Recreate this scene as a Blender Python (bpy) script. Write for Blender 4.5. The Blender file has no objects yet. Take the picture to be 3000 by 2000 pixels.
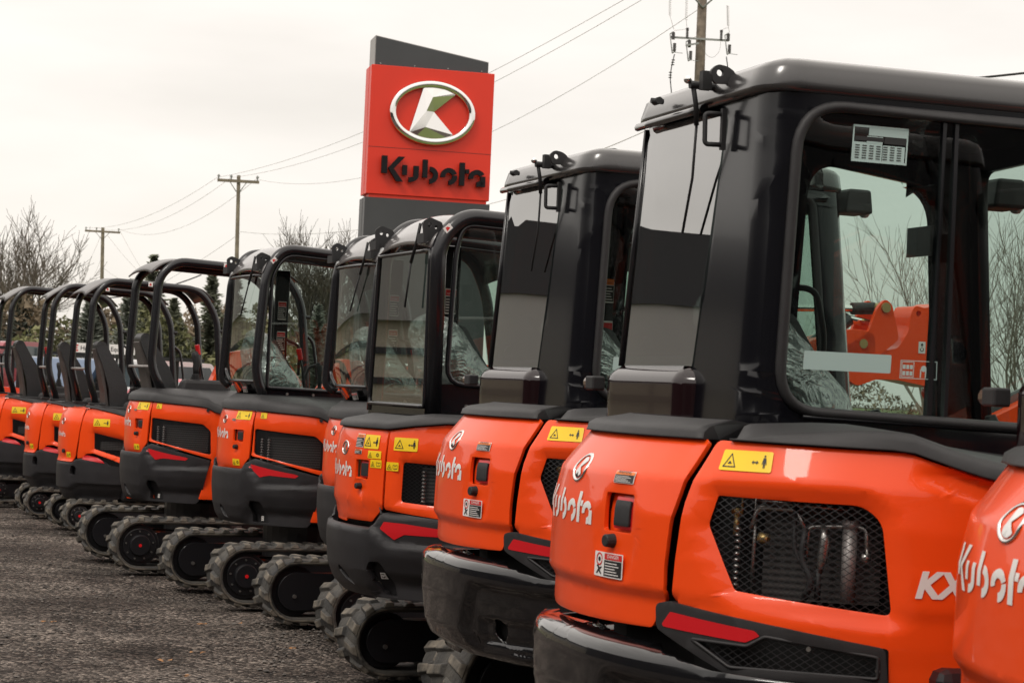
import bpy, bmesh, math, random
from mathutils import Vector, Matrix, noise
random.seed(11)
SC = bpy.context.scene
COL = SC.collection
R = math.radians

# ------------------------------------------------------------------ camera
PHI, TILT, EYE = .045, math.atan(109/4700), 1.6
cam = bpy.data.cameras.new('camera'); cam.sensor_width = 36; cam.lens = 36*4700/2352
cam.clip_end = 3000; cam.clip_start = .1
cam.dof.use_dof = True; cam.dof.focus_distance = 9.5; cam.dof.aperture_fstop = 13
co = bpy.data.objects.new('camera', cam); COL.objects.link(co); SC.camera = co
fw = Vector((0, math.cos(TILT), math.sin(TILT))); rt = Vector((1, 0, 0)); up = rt.cross(fw)
r2 = rt*math.cos(PHI) + up*math.sin(PHI); u2 = up*math.cos(PHI) - rt*math.sin(PHI)
co.matrix_world = Matrix(((r2.x, u2.x, -fw.x, 0), (r2.y, u2.y, -fw.y, 0), (r2.z, u2.z, -fw.z, EYE), (0, 0, 0, 1)))

# ------------------------------------------------------------------ light
SUN_EL, SUN_AZ = 50, 215       # azimuth clockwise from +Y
W = bpy.data.worlds.new('World'); SC.world = W; W.use_nodes = True
nt = W.node_tree; nt.nodes.clear(); N = nt.nodes.new; LK = nt.links.new
out = N('ShaderNodeOutputWorld'); addn = N('ShaderNodeAddShader')
b1 = N('ShaderNodeBackground'); b2 = N('ShaderNodeBackground')
sky = N('ShaderNodeTexSky'); sky.sky_type = 'NISHITA'; sky.sun_disc = False
sky.sun_elevation = R(SUN_EL); sky.sun_rotation = R(SUN_AZ); b1.inputs[1].default_value = .012
LK(sky.outputs[0], b1.inputs[0])
tc = N('ShaderNodeTexCoord'); sx = N('ShaderNodeSeparateXYZ'); LK(tc.outputs['Generated'], sx.inputs[0])
mp = N('ShaderNodeMapping'); mp.inputs['Scale'].default_value = (1.2, 1.2, 4.5); LK(tc.outputs['Generated'], mp.inputs[0])
no = N('ShaderNodeTexNoise'); no.inputs['Scale'].default_value = 3.2; no.inputs['Detail'].default_value = 5
no.inputs['Roughness'].default_value = .5; LK(mp.outputs[0], no.inputs[0])
cr = N('ShaderNodeValToRGB'); cr.color_ramp.elements[0].position = .3; cr.color_ramp.elements[1].position = .72
cr.color_ramp.elements[0].color = (.77, .715, .65, 1); cr.color_ramp.elements[1].color = (.95, .885, .815, 1)
LK(no.outputs[0], cr.inputs[0])
mr = N('ShaderNodeMapRange'); mr.inputs[1].default_value = 0.0; mr.inputs[2].default_value = 1; mr.inputs[3].default_value = .97; mr.inputs[4].default_value = 1.85
LK(sx.outputs[2], mr.inputs[0])
LK(cr.outputs[0], b2.inputs[0]); LK(mr.outputs[0], b2.inputs[1])
LK(b1.outputs[0], addn.inputs[0]); LK(b2.outputs[0], addn.inputs[1]); LK(addn.outputs[0], out.inputs[0])
sl = bpy.data.lights.new('sun', 'SUN'); sl.energy = 1.0; sl.angle = R(14); sl.color = (1, .95, .88)
so = bpy.data.objects.new('sun', sl); COL.objects.link(so)
sd = Vector((math.sin(R(SUN_AZ))*math.cos(R(SUN_EL)), math.cos(R(SUN_AZ))*math.cos(R(SUN_EL)), math.sin(R(SUN_EL))))
so.rotation_euler = (-sd).to_track_quat('-Z', 'Y').to_euler()
VS = SC.view_settings; VS.view_transform = 'Standard'; VS.look = 'None'; VS.gamma = 1; VS.use_curve_mapping = False; VS.exposure = 0.05

# ------------------------------------------------------------------ materials
MT = {}
def mat(name, col, rough=.5, metal=0, coat=0, crough=.05, var=0, vscale=8, bump=0, bscale=60, spec=.5, col2=None, rvar=0):
    m = bpy.data.materials.new(name); m.use_nodes = True; t = m.node_tree
    p = t.nodes['Principled BSDF']; p.inputs['Base Color'].default_value = (*col, 1)
    p.inputs['Roughness'].default_value = rough; p.inputs['Metallic'].default_value = metal
    p.inputs['Coat Weight'].default_value = coat; p.inputs['Coat Roughness'].default_value = crough
    p.inputs['Specular IOR Level'].default_value = spec
    c = t.nodes.new('ShaderNodeTexCoord')
    if var or rvar or col2:
        n = t.nodes.new('ShaderNodeTexNoise'); n.inputs['Scale'].default_value = vscale; n.inputs['Detail'].default_value = 6
        t.links.new(c.outputs['Object'], n.inputs[0])
        if var or col2:
            r = t.nodes.new('ShaderNodeValToRGB'); r.color_ramp.elements[0].position = .35; r.color_ramp.elements[1].position = .68
            a = col2 or tuple(x*(1-var) for x in col)
            r.color_ramp.elements[0].color = (*a, 1); r.color_ramp.elements[1].color = (*[min(1, x*(1+(0 if col2 else var))) for x in col], 1)
            t.links.new(n.outputs[0], r.inputs[0]); t.links.new(r.outputs[0], p.inputs['Base Color'])
        if rvar:
            q = t.nodes.new('ShaderNodeMapRange'); q.inputs[3].default_value = rough-rvar; q.inputs[4].default_value = rough+rvar
            t.links.new(n.outputs[0], q.inputs[0]); t.links.new(q.outputs[0], p.inputs['Roughness'])
    if bump:
        n2 = t.nodes.new('ShaderNodeTexNoise'); n2.inputs['Scale'].default_value = bscale; n2.inputs['Detail'].default_value = 5
        bp = t.nodes.new('ShaderNodeBump'); bp.inputs['Strength'].default_value = bump; bp.inputs['Distance'].default_value = .01
        t.links.new(c.outputs['Object'], n2.inputs[0]); t.links.new(n2.outputs[0], bp.inputs['Height']); t.links.new(bp.outputs[0], p.inputs['Normal'])
    MT[name] = m; return m
mat('orange', (.93, .076, .007), .34, coat=.42, crough=.035, var=.045, vscale=2.3, bump=.025, bscale=3, spec=.24, rvar=.09)
mat('red_trim', (.60, .006, .012), .35, coat=.3)
mat('plastic', (.023, .022, .023), .5, spec=.4, var=.12, vscale=20, bump=.12, bscale=500)
mat('ctw_matte', (.019, .018, .020), .48, spec=.4, var=.15, vscale=9, bump=.25, bscale=260)
mat('gloss_black', (.006, .006, .007), .12, coat=.7, crough=.03, bump=.02, bscale=2)
mat('ledge_gloss', (.012, .004, .005), .10, coat=.2, crough=.02)
mat('cab_black', (.004, .004, .006), .16, coat=.15, crough=.05, bump=.012, bscale=4, spec=.38)
mat('tube_black', (.009, .009, .011), .26, coat=.2, crough=.12, spec=.5)
mat('dark', (.006, .006, .006), .8)
mat('rubber', (.017, .017, .018), .6)
mat('seat_vinyl', (.016, .016, .017), .42, bump=.2, bscale=60)
mat('seat_shell', (.060, .050, .045), .6, var=.2)
mat('track_rubber', (.20, .172, .135), .8, col2=(.028, .026, .023), vscale=10, bump=.8, bscale=26)
mat('track_side', (.075, .068, .058), .75, col2=(.022, .022, .022), vscale=7, bump=.6, bscale=40)
mat('frame_black', (.009, .009, .011), .38, coat=.2)
mat('chrome', (.80, .79, .77), .06, metal=1)
mat('steel', (.42, .41, .39), .3, metal=.9, var=.2)
mat('brass', (.45, .33, .14), .4, metal=.8)
mat('grey_metal', (.30, .28, .27), .45, metal=.5, var=.2)
mat('white', (.80, .77, .74), .45)
mat('yellow', (.92, .62, .01), .4)
mat('sticker_orange', (.85, .20, .02), .4)
mat('sticker_red', (.62, .02, .02), .4)
mat('sticker_black', (.018, .018, .018), .4)
mat('label_grey', (.22, .21, .21), .5)
mat('lever_red', (.72, .008, .012), .4)
mat('amber', (.9, .25, .01), .3)
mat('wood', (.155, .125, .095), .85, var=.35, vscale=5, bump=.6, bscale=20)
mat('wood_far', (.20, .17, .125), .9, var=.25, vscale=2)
mat('insulator', (.05, .045, .045), .3)
mat('galv', (.28, .29, .28), .6)
mat('wire', (.30, .28, .25), .8)
mat('cable_black', (.02, .02, .02), .5)
mat('sign_red', (.73, .030, .008), .42, var=.02, vscale=2)
mat('sign_grey', (.050, .052, .056), .45, var=.06, vscale=2)
mat('sign_side', (.20, .19, .18), .5)
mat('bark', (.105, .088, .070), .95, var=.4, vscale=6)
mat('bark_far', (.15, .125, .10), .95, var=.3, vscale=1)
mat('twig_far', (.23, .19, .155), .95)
mat('spruce', (.125, .135, .090), .9, var=.5, vscale=1.2)  # lightened needles: distance haze is put into the colour
mat('spruce_blue', (.135, .148, .120), .9, var=.45, vscale=1.2)  # haze painted in by the paler colour here too
mat('bush_green', (.155, .155, .075), .95, var=.45, vscale=.8)
mat('bush_brown', (.20, .155, .105), .95, var=.4, vscale=.8)
mat('car_glass', (.05, .07, .08), .1, coat=.5)
mat('tyre', (.012, .012, .012), .7)
mat('car_blue', (.06, .11, .20), .3, coat=1)
mat('car_white', (.62, .62, .62), .3, coat=1)
mat('car_red', (.50, .02, .05), .3, coat=1)
mat('truck_maroon', (.30, .03, .05), .3, coat=1)
mat('wall_beige', (.50, .45, .36), .8, var=.06)
mat('wall_grey', (.10, .10, .10), .8)
mat('fascia_grey', (.34, .33, .32), .8)
mat('lens_brown', (.10, .055, .035), .2, coat=.6)
mat('door_dark', (.05, .045, .045), .7)
mat('roof_dark', (.03, .03, .035), .7)
mat('cardboard', (.45, .28, .14), .8)
mat('machine_red', (.72, .06, .02), .4)
mat('label_pale', (.42, .55, .52), .5)
mat('roof_paint', (.030, .028, .028), .26, coat=1, crough=.16)
mat('roof_gloss', (.16, .15, .15), .22, coat=.8, crough=.12)
mat('canopy_paint', (.075, .068, .066), .34, coat=.3, crough=.3)
mat('sign_cap', (.30, .29, .28), .45)
mat('sign_letter', (.007, .007, .009), .55, spec=.2)
mat('chain', (.3, .3, .3), .5, metal=1)

def glass(name, tint, f0=1.5, cloud=0):
    m = bpy.data.materials.new(name); m.use_nodes = True; t = m.node_tree; t.nodes.clear()
    o = t.nodes.new('ShaderNodeOutputMaterial'); mx = t.nodes.new('ShaderNodeMixShader')
    tr = t.nodes.new('ShaderNodeBsdfTransparent'); tr.inputs[0].default_value = (*tint, 1)
    gl = t.nodes.new('ShaderNodeBsdfGlossy'); gl.inputs['Roughness'].default_value = .0; gl.inputs[0].default_value = (.95, .95, .95, 1)
    ge = t.nodes.new('ShaderNodeNewGeometry'); dp = t.nodes.new('ShaderNodeVectorMath'); dp.operation = 'DOT_PRODUCT'
    t.links.new(ge.outputs['Normal'], dp.inputs[0]); t.links.new(ge.outputs['Incoming'], dp.inputs[1])
    def M(op, a, b=None):
        n = t.nodes.new('ShaderNodeMath'); n.operation = op
        for i, v in enumerate((a, b)):
            if v is None: continue
            if isinstance(v, (int, float)): n.inputs[i].default_value = v
            else: t.links.new(v, n.inputs[i])
        return n.outputs[0]
    fr = M('ADD', f0, M('MULTIPLY', 1-f0, M('POWER', M('SUBTRACT', 1, M('ABSOLUTE', dp.outputs['Value'])), 4.2)))   # Schlick, same from both sides
    t.links.new(fr, mx.inputs[0]); t.links.new(tr.outputs[0], mx.inputs[1]); t.links.new(gl.outputs[0], mx.inputs[2])
    t.links.new(mx.outputs[0], o.inputs[0]); MT[name] = m
glass('glass', (.68, .77, .73), .06)
glass('glass_rear', (.50, .58, .55), .12)
glass('glass_mirror', (.52, .60, .57), .40)
def mesh_mat(name, pu, pv, w):
    """expanded-metal grille: open diamonds between wires, from the UV map (metres)"""
    m = bpy.data.materials.new(name); m.use_nodes = True; t = m.node_tree; p = t.nodes['Principled BSDF']
    p.inputs['Base Color'].default_value = (.022, .022, .024, 1); p.inputs['Roughness'].default_value = .4
    o = t.nodes['Material Output']; uv = t.nodes.new('ShaderNodeUVMap'); s = t.nodes.new('ShaderNodeSeparateXYZ'); t.links.new(uv.outputs[0], s.inputs[0])
    def M(op, a, b=None):
        n = t.nodes.new('ShaderNodeMath'); n.operation = op
        for i, v in enumerate((a, b)):
            if v is None: continue
            if isinstance(v, (int, float)): n.inputs[i].default_value = v
            else: t.links.new(v, n.inputs[i])
        return n.outputs[0]
    u = M('DIVIDE', s.outputs[0], pu); v = M('DIVIDE', s.outputs[1], pv)
    a = M('ABSOLUTE', M('SUBTRACT', M('FRACT', M('ADD', u, v)), .5)); b = M('ABSOLUTE', M('SUBTRACT', M('FRACT', M('SUBTRACT', u, v)), .5))
    f = M('LESS_THAN', M('MINIMUM', a, b), w)
    tr = t.nodes.new('ShaderNodeBsdfTransparent'); mx = t.nodes.new('ShaderNodeMixShader')
    t.links.new(f, mx.inputs[0]); t.links.new(tr.outputs[0], mx.inputs[1]); t.links.new(p.outputs[0], mx.inputs[2]); t.links.new(mx.outputs[0], o.inputs[0]); MT[name] = m
mesh_mat('grille_mesh', .029, .018, .062)
mesh_mat('grille_fine', .018, .012, .10)
def fins_mat():
    m = bpy.data.materials.new('fins'); m.use_nodes = True; t = m.node_tree; p = t.nodes['Principled BSDF']; p.inputs['Roughness'].default_value = .5; p.inputs['Metallic'].default_value = .5
    c = t.nodes.new('ShaderNodeTexCoord'); w = t.nodes.new('ShaderNodeTexWave'); w.bands_direction = 'Z'; w.inputs['Scale'].default_value = 18; w.inputs['Distortion'].default_value = .6
    r = t.nodes.new('ShaderNodeValToRGB'); r.color_ramp.elements[0].color = (.02, .02, .02, 1); r.color_ramp.elements[1].color = (.10, .097, .093, 1)
    t.links.new(c.outputs['Object'], w.inputs[0]); t.links.new(w.outputs[0], r.inputs[0]); t.links.new(r.outputs[0], p.inputs['Base Color']); MT['fins'] = m
fins_mat()
def plastic_mat():
    m = bpy.data.materials.new('plastic_film'); m.use_nodes = True; t = m.node_tree; t.nodes.clear()
    o = t.nodes.new('ShaderNodeOutputMaterial'); mx = t.nodes.new('ShaderNodeMixShader'); mx2 = t.nodes.new('ShaderNodeMixShader')
    tr = t.nodes.new('ShaderNodeBsdfTransparent'); df = t.nodes.new('ShaderNodeBsdfDiffuse'); df.inputs[0].default_value = (.80, .86, .84, 1)
    gl = t.nodes.new('ShaderNodeBsdfGlossy'); gl.inputs['Roughness'].default_value = .16
    c = t.nodes.new('ShaderNodeTexCoord'); n = t.nodes.new('ShaderNodeTexNoise'); n.inputs['Scale'].default_value = 7; n.inputs['Detail'].default_value = 3; n.inputs['Distortion'].default_value = 1.6
    bp = t.nodes.new('ShaderNodeBump'); bp.inputs['Distance'].default_value = .05; bp.inputs['Strength'].default_value = 1
    t.links.new(c.outputs['Object'], n.inputs[0]); t.links.new(n.outputs[0], bp.inputs['Height']); t.links.new(bp.outputs[0], gl.inputs['Normal']); t.links.new(bp.outputs[0], df.inputs['Normal'])
    mx.inputs[0].default_value = .33; mx2.inputs[0].default_value = .30
    t.links.new(tr.outputs[0], mx.inputs[1]); t.links.new(df.outputs[0], mx.inputs[2]); t.links.new(mx.outputs[0], mx2.inputs[1]); t.links.new(gl.outputs[0], mx2.inputs[2]); t.links.new(mx2.outputs[0], o.inputs[0]); MT['plastic_film'] = m
plastic_mat()

# ------------------------------------------------------------------ helpers
def link(name, me, parent=None, mats=(), smooth=False):
    o = bpy.data.objects.new(name, me); COL.objects.link(o)
    if parent is not None: o.parent = parent
    for m in ([mats] if isinstance(mats, str) else mats): me.materials.append(MT[m])
    if smooth:
        for p in me.polygons: p.use_smooth = True
    return o
def fin(bm, name, mats, parent=None, smooth=False, normals=True):
    if normals: bmesh.ops.recalc_face_normals(bm, faces=bm.faces)
    me = bpy.data.meshes.new(name); bm.to_mesh(me); bm.free()
    return link(name, me, parent, mats, smooth)
def tag(o, label=None, cat=None, group=None, kind=None):
    if label: o['label'] = label
    if cat: o['category'] = cat
    if group: o['group'] = group
    if kind: o['kind'] = kind
    return o
def empty(name, loc, rz=0):
    o = bpy.data.objects.new(name, None); COL.objects.link(o); o.empty_display_size = .3
    o.location = loc; o.rotation_euler = (0, 0, rz); return o
def kids(o): return [c for c in COL.objects if c.parent == o]
def copy_tree(o, parent=None):
    c = o.copy(); COL.objects.link(c); c.parent = parent
    for k in kids(o): copy_tree(k, c)
    return c
def box(bm, c, s, rot=None, mi=0, taper=None):
    r = bmesh.ops.create_cube(bm, size=1); vs = r['verts']
    for v in vs:
        if taper and v.co.z > 0: v.co.x *= taper[0]; v.co.y *= taper[1]
        v.co = Vector((v.co.x*s[0], v.co.y*s[1], v.co.z*s[2]))
        if rot is not None: v.co = rot @ v.co
        v.co += Vector(c)
    for f in {f for v in vs for f in v.link_faces}: f.material_index = mi
    return vs
def cyl(bm, a, b, r, n=12, r2=None, mi=0, caps=True):
    a, b = Vector(a), Vector(b); d = (b-a).normalized(); x = d.orthogonal().normalized(); y = d.cross(x); r2 = r if r2 is None else r2
    A = [bm.verts.new(a+(x*math.cos(t)+y*math.sin(t))*r) for t in [2*math.pi*i/n for i in range(n)]]
    B = [bm.verts.new(b+(x*math.cos(t)+y*math.sin(t))*r2) for t in [2*math.pi*i/n for i in range(n)]]
    fs = [bm.faces.new((A[i], A[(i+1) % n], B[(i+1) % n], B[i])) for i in range(n)]
    if caps: fs += [bm.faces.new(A[::-1]), bm.faces.new(B)]
    for f in fs: f.material_index = mi
def fillet(pts, r, seg=6):
    pts = [Vector(p) for p in pts]; o = [pts[0]]
    for i in range(1, len(pts)-1):
        a, b, c = pts[i-1:i+2]; u = (a-b); v = (c-b); rr = r[i-1] if isinstance(r, (list, tuple)) else r
        rr = min(rr, u.length*.49, v.length*.49); p, q = b+u.normalized()*rr, b+v.normalized()*rr
        for k in range(seg+1):
            t = k/seg; o.append(p*(1-t)**2+b*2*t*(1-t)+q*t*t)
    o.append(pts[-1]); return o
def tube(bm, pts, r, n=10, mi=0, flat=1.0, caps=True, side=None):
    pts = [Vector(p) for p in pts]; rings = []; x = None
    for i, p in enumerate(pts):
        d = (pts[min(i+1, len(pts)-1)]-pts[max(i-1, 0)]).normalized()
        if side is not None: x = Vector(side)
        else:
            if x is None: x = d.orthogonal().normalized()
            x = (x-d*x.dot(d)).normalized()
        y = d.cross(x).normalized(); rr = r[i] if isinstance(r, (list, tuple)) else r
        rings.append([bm.verts.new(p+x*math.cos(t)*rr*flat+y*math.sin(t)*rr) for t in [2*math.pi*k/n for k in range(n)]])
    for A, B in zip(rings, rings[1:]):
        for i in range(n):
            f = bm.faces.new((A[i], A[(i+1) % n], B[(i+1) % n], B[i])); f.material_index = mi; f.smooth = True
    if caps:
        bm.faces.new(rings[0][::-1]).material_index = mi; bm.faces.new(rings[-1]).material_index = mi
def fill2d(bm, loops):
    """triangulate outer loop + holes in the XY plane"""
    es = []
    for lp in loops:
        vs = [bm.verts.new((p[0], p[1], 0)) for p in lp]
        es += [bm.edges.new((vs[i], vs[(i+1) % len(vs)])) for i in range(len(vs))]
    bmesh.ops.triangle_fill(bm, use_beauty=True, use_dissolve=False, edges=es, normal=(0, 0, 1))
    for f in bm.faces:
        f.normal_update()
        if f.normal.z < 0: f.normal_flip()
def cut(bm, sx, sy, x0=0, y0=0):
    for ax, st, o0 in ((0, sx, x0), (1, sy, y0)):
        if not st: continue
        v = [q.co[ax] for q in bm.verts]; a, b = min(v), max(v); k = math.floor((a-o0)/st)+1
        while o0+k*st < b-1e-5:
            co_ = Vector((0, 0, 0)); co_[ax] = o0+k*st; nn = Vector((0, 0, 0)); nn[ax] = 1
            bmesh.ops.bisect_plane(bm, geom=bm.verts[:]+bm.edges[:]+bm.faces[:], plane_co=co_, plane_no=nn, dist=1e-6); k += 1
def rpoly(pts, r, seg=4):
    """round the corners of a closed 2D polygon"""
    n = len(pts); o = []; P = [Vector((p[0], p[1])) for p in pts]
    for i in range(n):
        a, b, c = P[i-1], P[i], P[(i+1) % n]; u, v = a-b, c-b; rr = r[i] if isinstance(r, (list, tuple)) else r
        rr = min(rr, u.length*.45, v.length*.45)
        if rr < 1e-4: o.append(tuple(b)); continue
        p, q = b+u.normalized()*rr, b+v.normalized()*rr
        for k in range(seg+1):
            t = k/seg; w = p*(1-t)**2+b*2*t*(1-t)+q*t*t; o.append((w.x, w.y))
    return o
def pdist(p, poly):
    best = 9; x, y = p
    for i in range(len(poly)):
        ax, ay = poly[i-1]; bx, by = poly[i]; dx, dy = bx-ax, by-ay; L = dx*dx+dy*dy or 1e-9
        t = max(0, min(1, ((x-ax)*dx+(y-ay)*dy)/L)); best = min(best, math.hypot(ax+t*dx-x, ay+t*dy-y))
    return best
def inside(p, poly):
    x, y = p; c = False
    for i in range(len(poly)):
        ax, ay = poly[i-1]; bx, by = poly[i]
        if (ay > y) != (by > y) and x < (bx-ax)*(y-ay)/(by-ay)+ax: c = not c
    return c
def prism(name, poly, y0, y1, mats, parent, bev=.006, seg=2, holes=()):
    """side profile in XZ given thickness along Y"""
    bm = bmesh.new(); fill2d(bm, [poly]+list(holes))
    fs = bm.faces[:]; r = bmesh.ops.extrude_face_region(bm, geom=fs)
    nv = [v for v in r['geom'] if isinstance(v, bmesh.types.BMVert)]; s = set(nv)
    for v in bm.verts: v.co = Vector((v.co.x, y1 if v in s else y0, v.co.y))
    o = fin(bm, name, mats, parent)
    if bev:
        m = o.modifiers.new('bevel', 'BEVEL'); m.width = bev; m.segments = seg; m.limit_method = 'ANGLE'; m.angle_limit = R(40)
        for p in o.data.polygons: p.use_smooth = False
    return o
def bevel(o, w, seg=2, ang=40):
    m = o.modifiers.new('bevel', 'BEVEL'); m.width = w; m.segments = seg; m.limit_method = 'ANGLE'; m.angle_limit = R(ang); return o

class Line2:
    """plan curve sampled to points; s = arc length"""
    def __init__(s, pts, s0=0): 
        s.p = [Vector((a, b)) for a, b in pts]; s.s = [s0]
        for a, b in zip(s.p, s.p[1:]): s.s.append(s.s[-1]+(b-a).length)
    def at(s, q):
        import bisect
        i = max(1, min(len(s.s)-1, bisect.bisect_right(s.s, q))); L = s.s[i]-s.s[i-1]
        t = (q-s.s[i-1])/max(L, 1e-9); d = (s.p[i]-s.p[i-1])/max(L, 1e-9)
        j = max(1, min(len(s.s)-1, i+(1 if t > .5 else -1))); d2 = (s.p[j]-s.p[j-1]).normalized(); w = abs(t-.5)
        dd = (d*(1-w)+d2*w).normalized(); return s.p[i-1]+d*(q-s.s[i-1]), Vector((dd.y, -dd.x))
    def loc(s, x, y):
        b, bs = 9, 0
        for i in range(len(s.p)):
            d = math.hypot(s.p[i].x-x, s.p[i].y-y)
            if d < b: b, bs = d, s.s[i]
        return bs
def body_line(a, b, n, front=1.2):
    half = []
    for i in range(0, 161):
        th = i/160*math.pi/2; c, s = math.cos(th), math.sin(th); r = 1/((c/a)**n+(s/b)**n)**(1/n); half.append((-c*r, -s*r))
    half += [(k*.05, -b) for k in range(1, int(front/.05)+1)]
    L = 0
    for p, q in zip(half, half[1:]): L += math.hypot(q[0]-p[0], q[1]-p[1])
    return Line2([(x, -y) for x, y in half[::-1]]+half[1:], -L)
class Surf:
    def __init__(s, line, off=lambda s_, z: 0, xf=None): s.l = line; s.off = off; s.xf = xf
    def map(s, q, z, e=0):
        p, n = s.l.at(q); d = s.off(q, z)+e; v = Vector((p.x+n.x*d, p.y+n.y*d, z))
        return s.xf(v) if s.xf else v
def interp(tab):
    def f(z):
        if z <= tab[0][0]: return tab[0][1]
        for (a, b), (c, d) in zip(tab, tab[1:]):
            if z <= c:
                t = (z-a)/(c-a); t = t*t*(3-2*t) if False else t; return b+(d-b)*t
        return tab[-1][1]
    return f
def skin(name, S, poly, parent, mats, holes=(), step=.035, zstep=None, th=.014, bev=.005, emb=None, base=0, uv=False, seg=2):
    bm = bmesh.new(); fill2d(bm, [poly]+list(holes)); cut(bm, step, zstep or step)
    uvl = bm.loops.layers.uv.new('UVMap') if uv else None
    if uv:
        for f in bm.faces:
            for l in f.loops: l[uvl].uv = (l.vert.co.x, l.vert.co.y)
    for v in bm.verts: v.co = S.map(v.co.x, v.co.y, base+(emb(v.co.x, v.co.y) if emb else 0))
    o = fin(bm, name, mats, parent, smooth=True, normals=False)
    if th:
        m = o.modifiers.new('solid', 'SOLIDIFY'); m.thickness = th; m.offset = -1
    if bev and th: bevel(o, bev, seg, 50)
    return o
def shapes(name, S, c, items, parent, mats, e=.003, step=.03, k=1):
    """flat artwork laid on a curved surface; items = (polygon loops, material index, lift)"""
    bm = bmesh.new()
    for loops, mi, lift in items:
        b2 = bmesh.new(); fill2d(b2, [[(c[0]+p[0]*k, c[1]+p[1]*k) for p in lp] for lp in loops]); cut(b2, step, step)
        vm = {v: bm.verts.new(S.map(v.co.x, v.co.y, e+lift)) for v in b2.verts}
        for f in b2.faces:
            g = bm.faces.new([vm[v] for v in f.verts]); g.material_index = mi; g.smooth = True
        b2.free()
    return fin(bm, name, mats, parent, normals=False)
class Plane:
    """drop-in for Surf: a flat panel"""
    def __init__(s, o, u, v): s.o, s.u, s.v = Vector(o), Vector(u).normalized(), Vector(v).normalized(); s.n = s.u.cross(s.v)
    def map(s, a, b, e=0): return s.o+s.u*a+s.v*b+s.n*e
def rect(w, h, x=0, y=0): return [(x, y), (x+w, y), (x+w, y+h), (x, y+h)]
def arc(cx, cy, r0, r1, a0, a1, n=14, sy=1):
    A = [R(a0+(a1-a0)*i/n) for i in range(n+1)]
    return [(cx+r1*math.cos(a), cy+r1*sy*math.sin(a)) for a in A]+[(cx+r0*math.cos(a), cy+r0*sy*math.sin(a)) for a in A[::-1]]
def disc(cx, cy, r, n=20, sx=1): return [(cx+r*sx*math.cos(2*math.pi*i/n), cy+r*math.sin(2*math.pi*i/n)) for i in range(n)]
_tx = {}
def text_polys(s, size=1, bold=0, shear=0):
    """Blender's own font as triangles (list of 3-point loops)"""
    k = (s, size, bold, shear)
    if k in _tx: return _tx[k]
    c = bpy.data.curves.new('lettering', 'FONT'); c.body = s; c.size = size; c.offset = bold; c.shear = shear; c.resolution_u = 3
    o = bpy.data.objects.new('lettering', c); COL.objects.link(o); dg = bpy.context.evaluated_depsgraph_get(); dg.update()
    me = o.evaluated_get(dg).to_mesh(); me.calc_loop_triangles()
    r = [[tuple(me.vertices[i].co[:2]) for i in t.vertices] for t in me.loop_triangles]
    bpy.data.objects.remove(o); bpy.data.curves.remove(c); _tx[k] = r; return r
# the maker's stencil word, one unit high
WORD = [[(0, .30), (.23, .30), (.23, 1), (0, 1)], [(.27, .52), (.68, 1), (.95, 1), (.50, .50), (.90, 0), (.63, 0)],
        [(.86, .27), (1.05, .27), (1.05, .67), (.86, .67)],
        [(1.32, .67), (1.53, .67), (1.53, .27)]+[(1.13+.40*math.cos(R(a)), .27+.27*math.sin(R(a))) for a in range(-15, -91, -15)]+[(1.13, .19)]+[(1.13+.19*math.cos(R(a)), .27+.08*math.sin(R(a))) for a in range(-75, 1, 15)],
        [(1.69, .22), (1.89, .22), (1.89, .95), (1.69, .95)], arc(1.99, .335, .15, .345, -90, 88),
        arc(2.78, .335, .15, .345, 20, 190), arc(2.78, .335, .15, .345, -88, 12),
        [(3.22, 0), (3.43, 0), (3.43, .93), (3.22, .93)], [(3.46, .50), (3.62, .50), (3.62, .67), (3.46, .67)],
        arc(3.95, .335, .15, .345, 30, 188), [(4.10, 0), (4.30, 0), (4.30, .42), (4.10, .42)], arc(3.95, .335, .15, .345, -92, -35)]
EMB_K = [(-.28, .66), (.02, .72), (.35, .66), (.60, .50), (.62, .46), (.10, .03), (.62, -.46), (.50, -.58), (.2, -.70), (-.1, -.72), (-.40, -.64), (-.56, -.52)]
def emblem(S, c, h, parent):
    """oval chrome badge: torus-like ring and letter, h = half height"""
    bm = bmesh.new(); n = 36; m = 8; a = 1.33*h*.90; b = h*.90; r = h*.11
    V = []
    for i in range(n):
        t = 2*math.pi*i/n; row = []
        for j in range(m):
            q = math.pi*(j/(m-1)); k = math.cos(q)*r; row.append(bm.verts.new(S.map(c[0]+(a+k)*math.cos(t), c[1]+(b+k)*math.sin(t), .001+r*.9*math.sin(q))))
        V.append(row)
    for i in range(n):
        for j in range(m-1): bm.faces.new((V[i][j], V[(i+1) % n][j], V[(i+1) % n][j+1], V[i][j+1])).smooth = True
    o = fin(bm, 'emblem', 'chrome', parent)
    shapes('emblem_letter', S, c, [([[(x*h, y*h) for x, y in EMB_K]], 0, 0)], o, ['chrome'], e=r*.7)
    return o
def word(S, c, h, parent, m='white', e=.002, name='lettering', w=1.0):
    return shapes(name, S, c, [([[(x*h*w, y*h) for x, y in p]], 0, 0) for p in WORD], parent, [m], e=e, step=.03)
TRI = lambda w: [[(0, 0), (w, 0), (w/2, w*.87)], [(w*.12, w*.07), (w/2, w*.74), (w*.88, w*.07)]]
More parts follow.
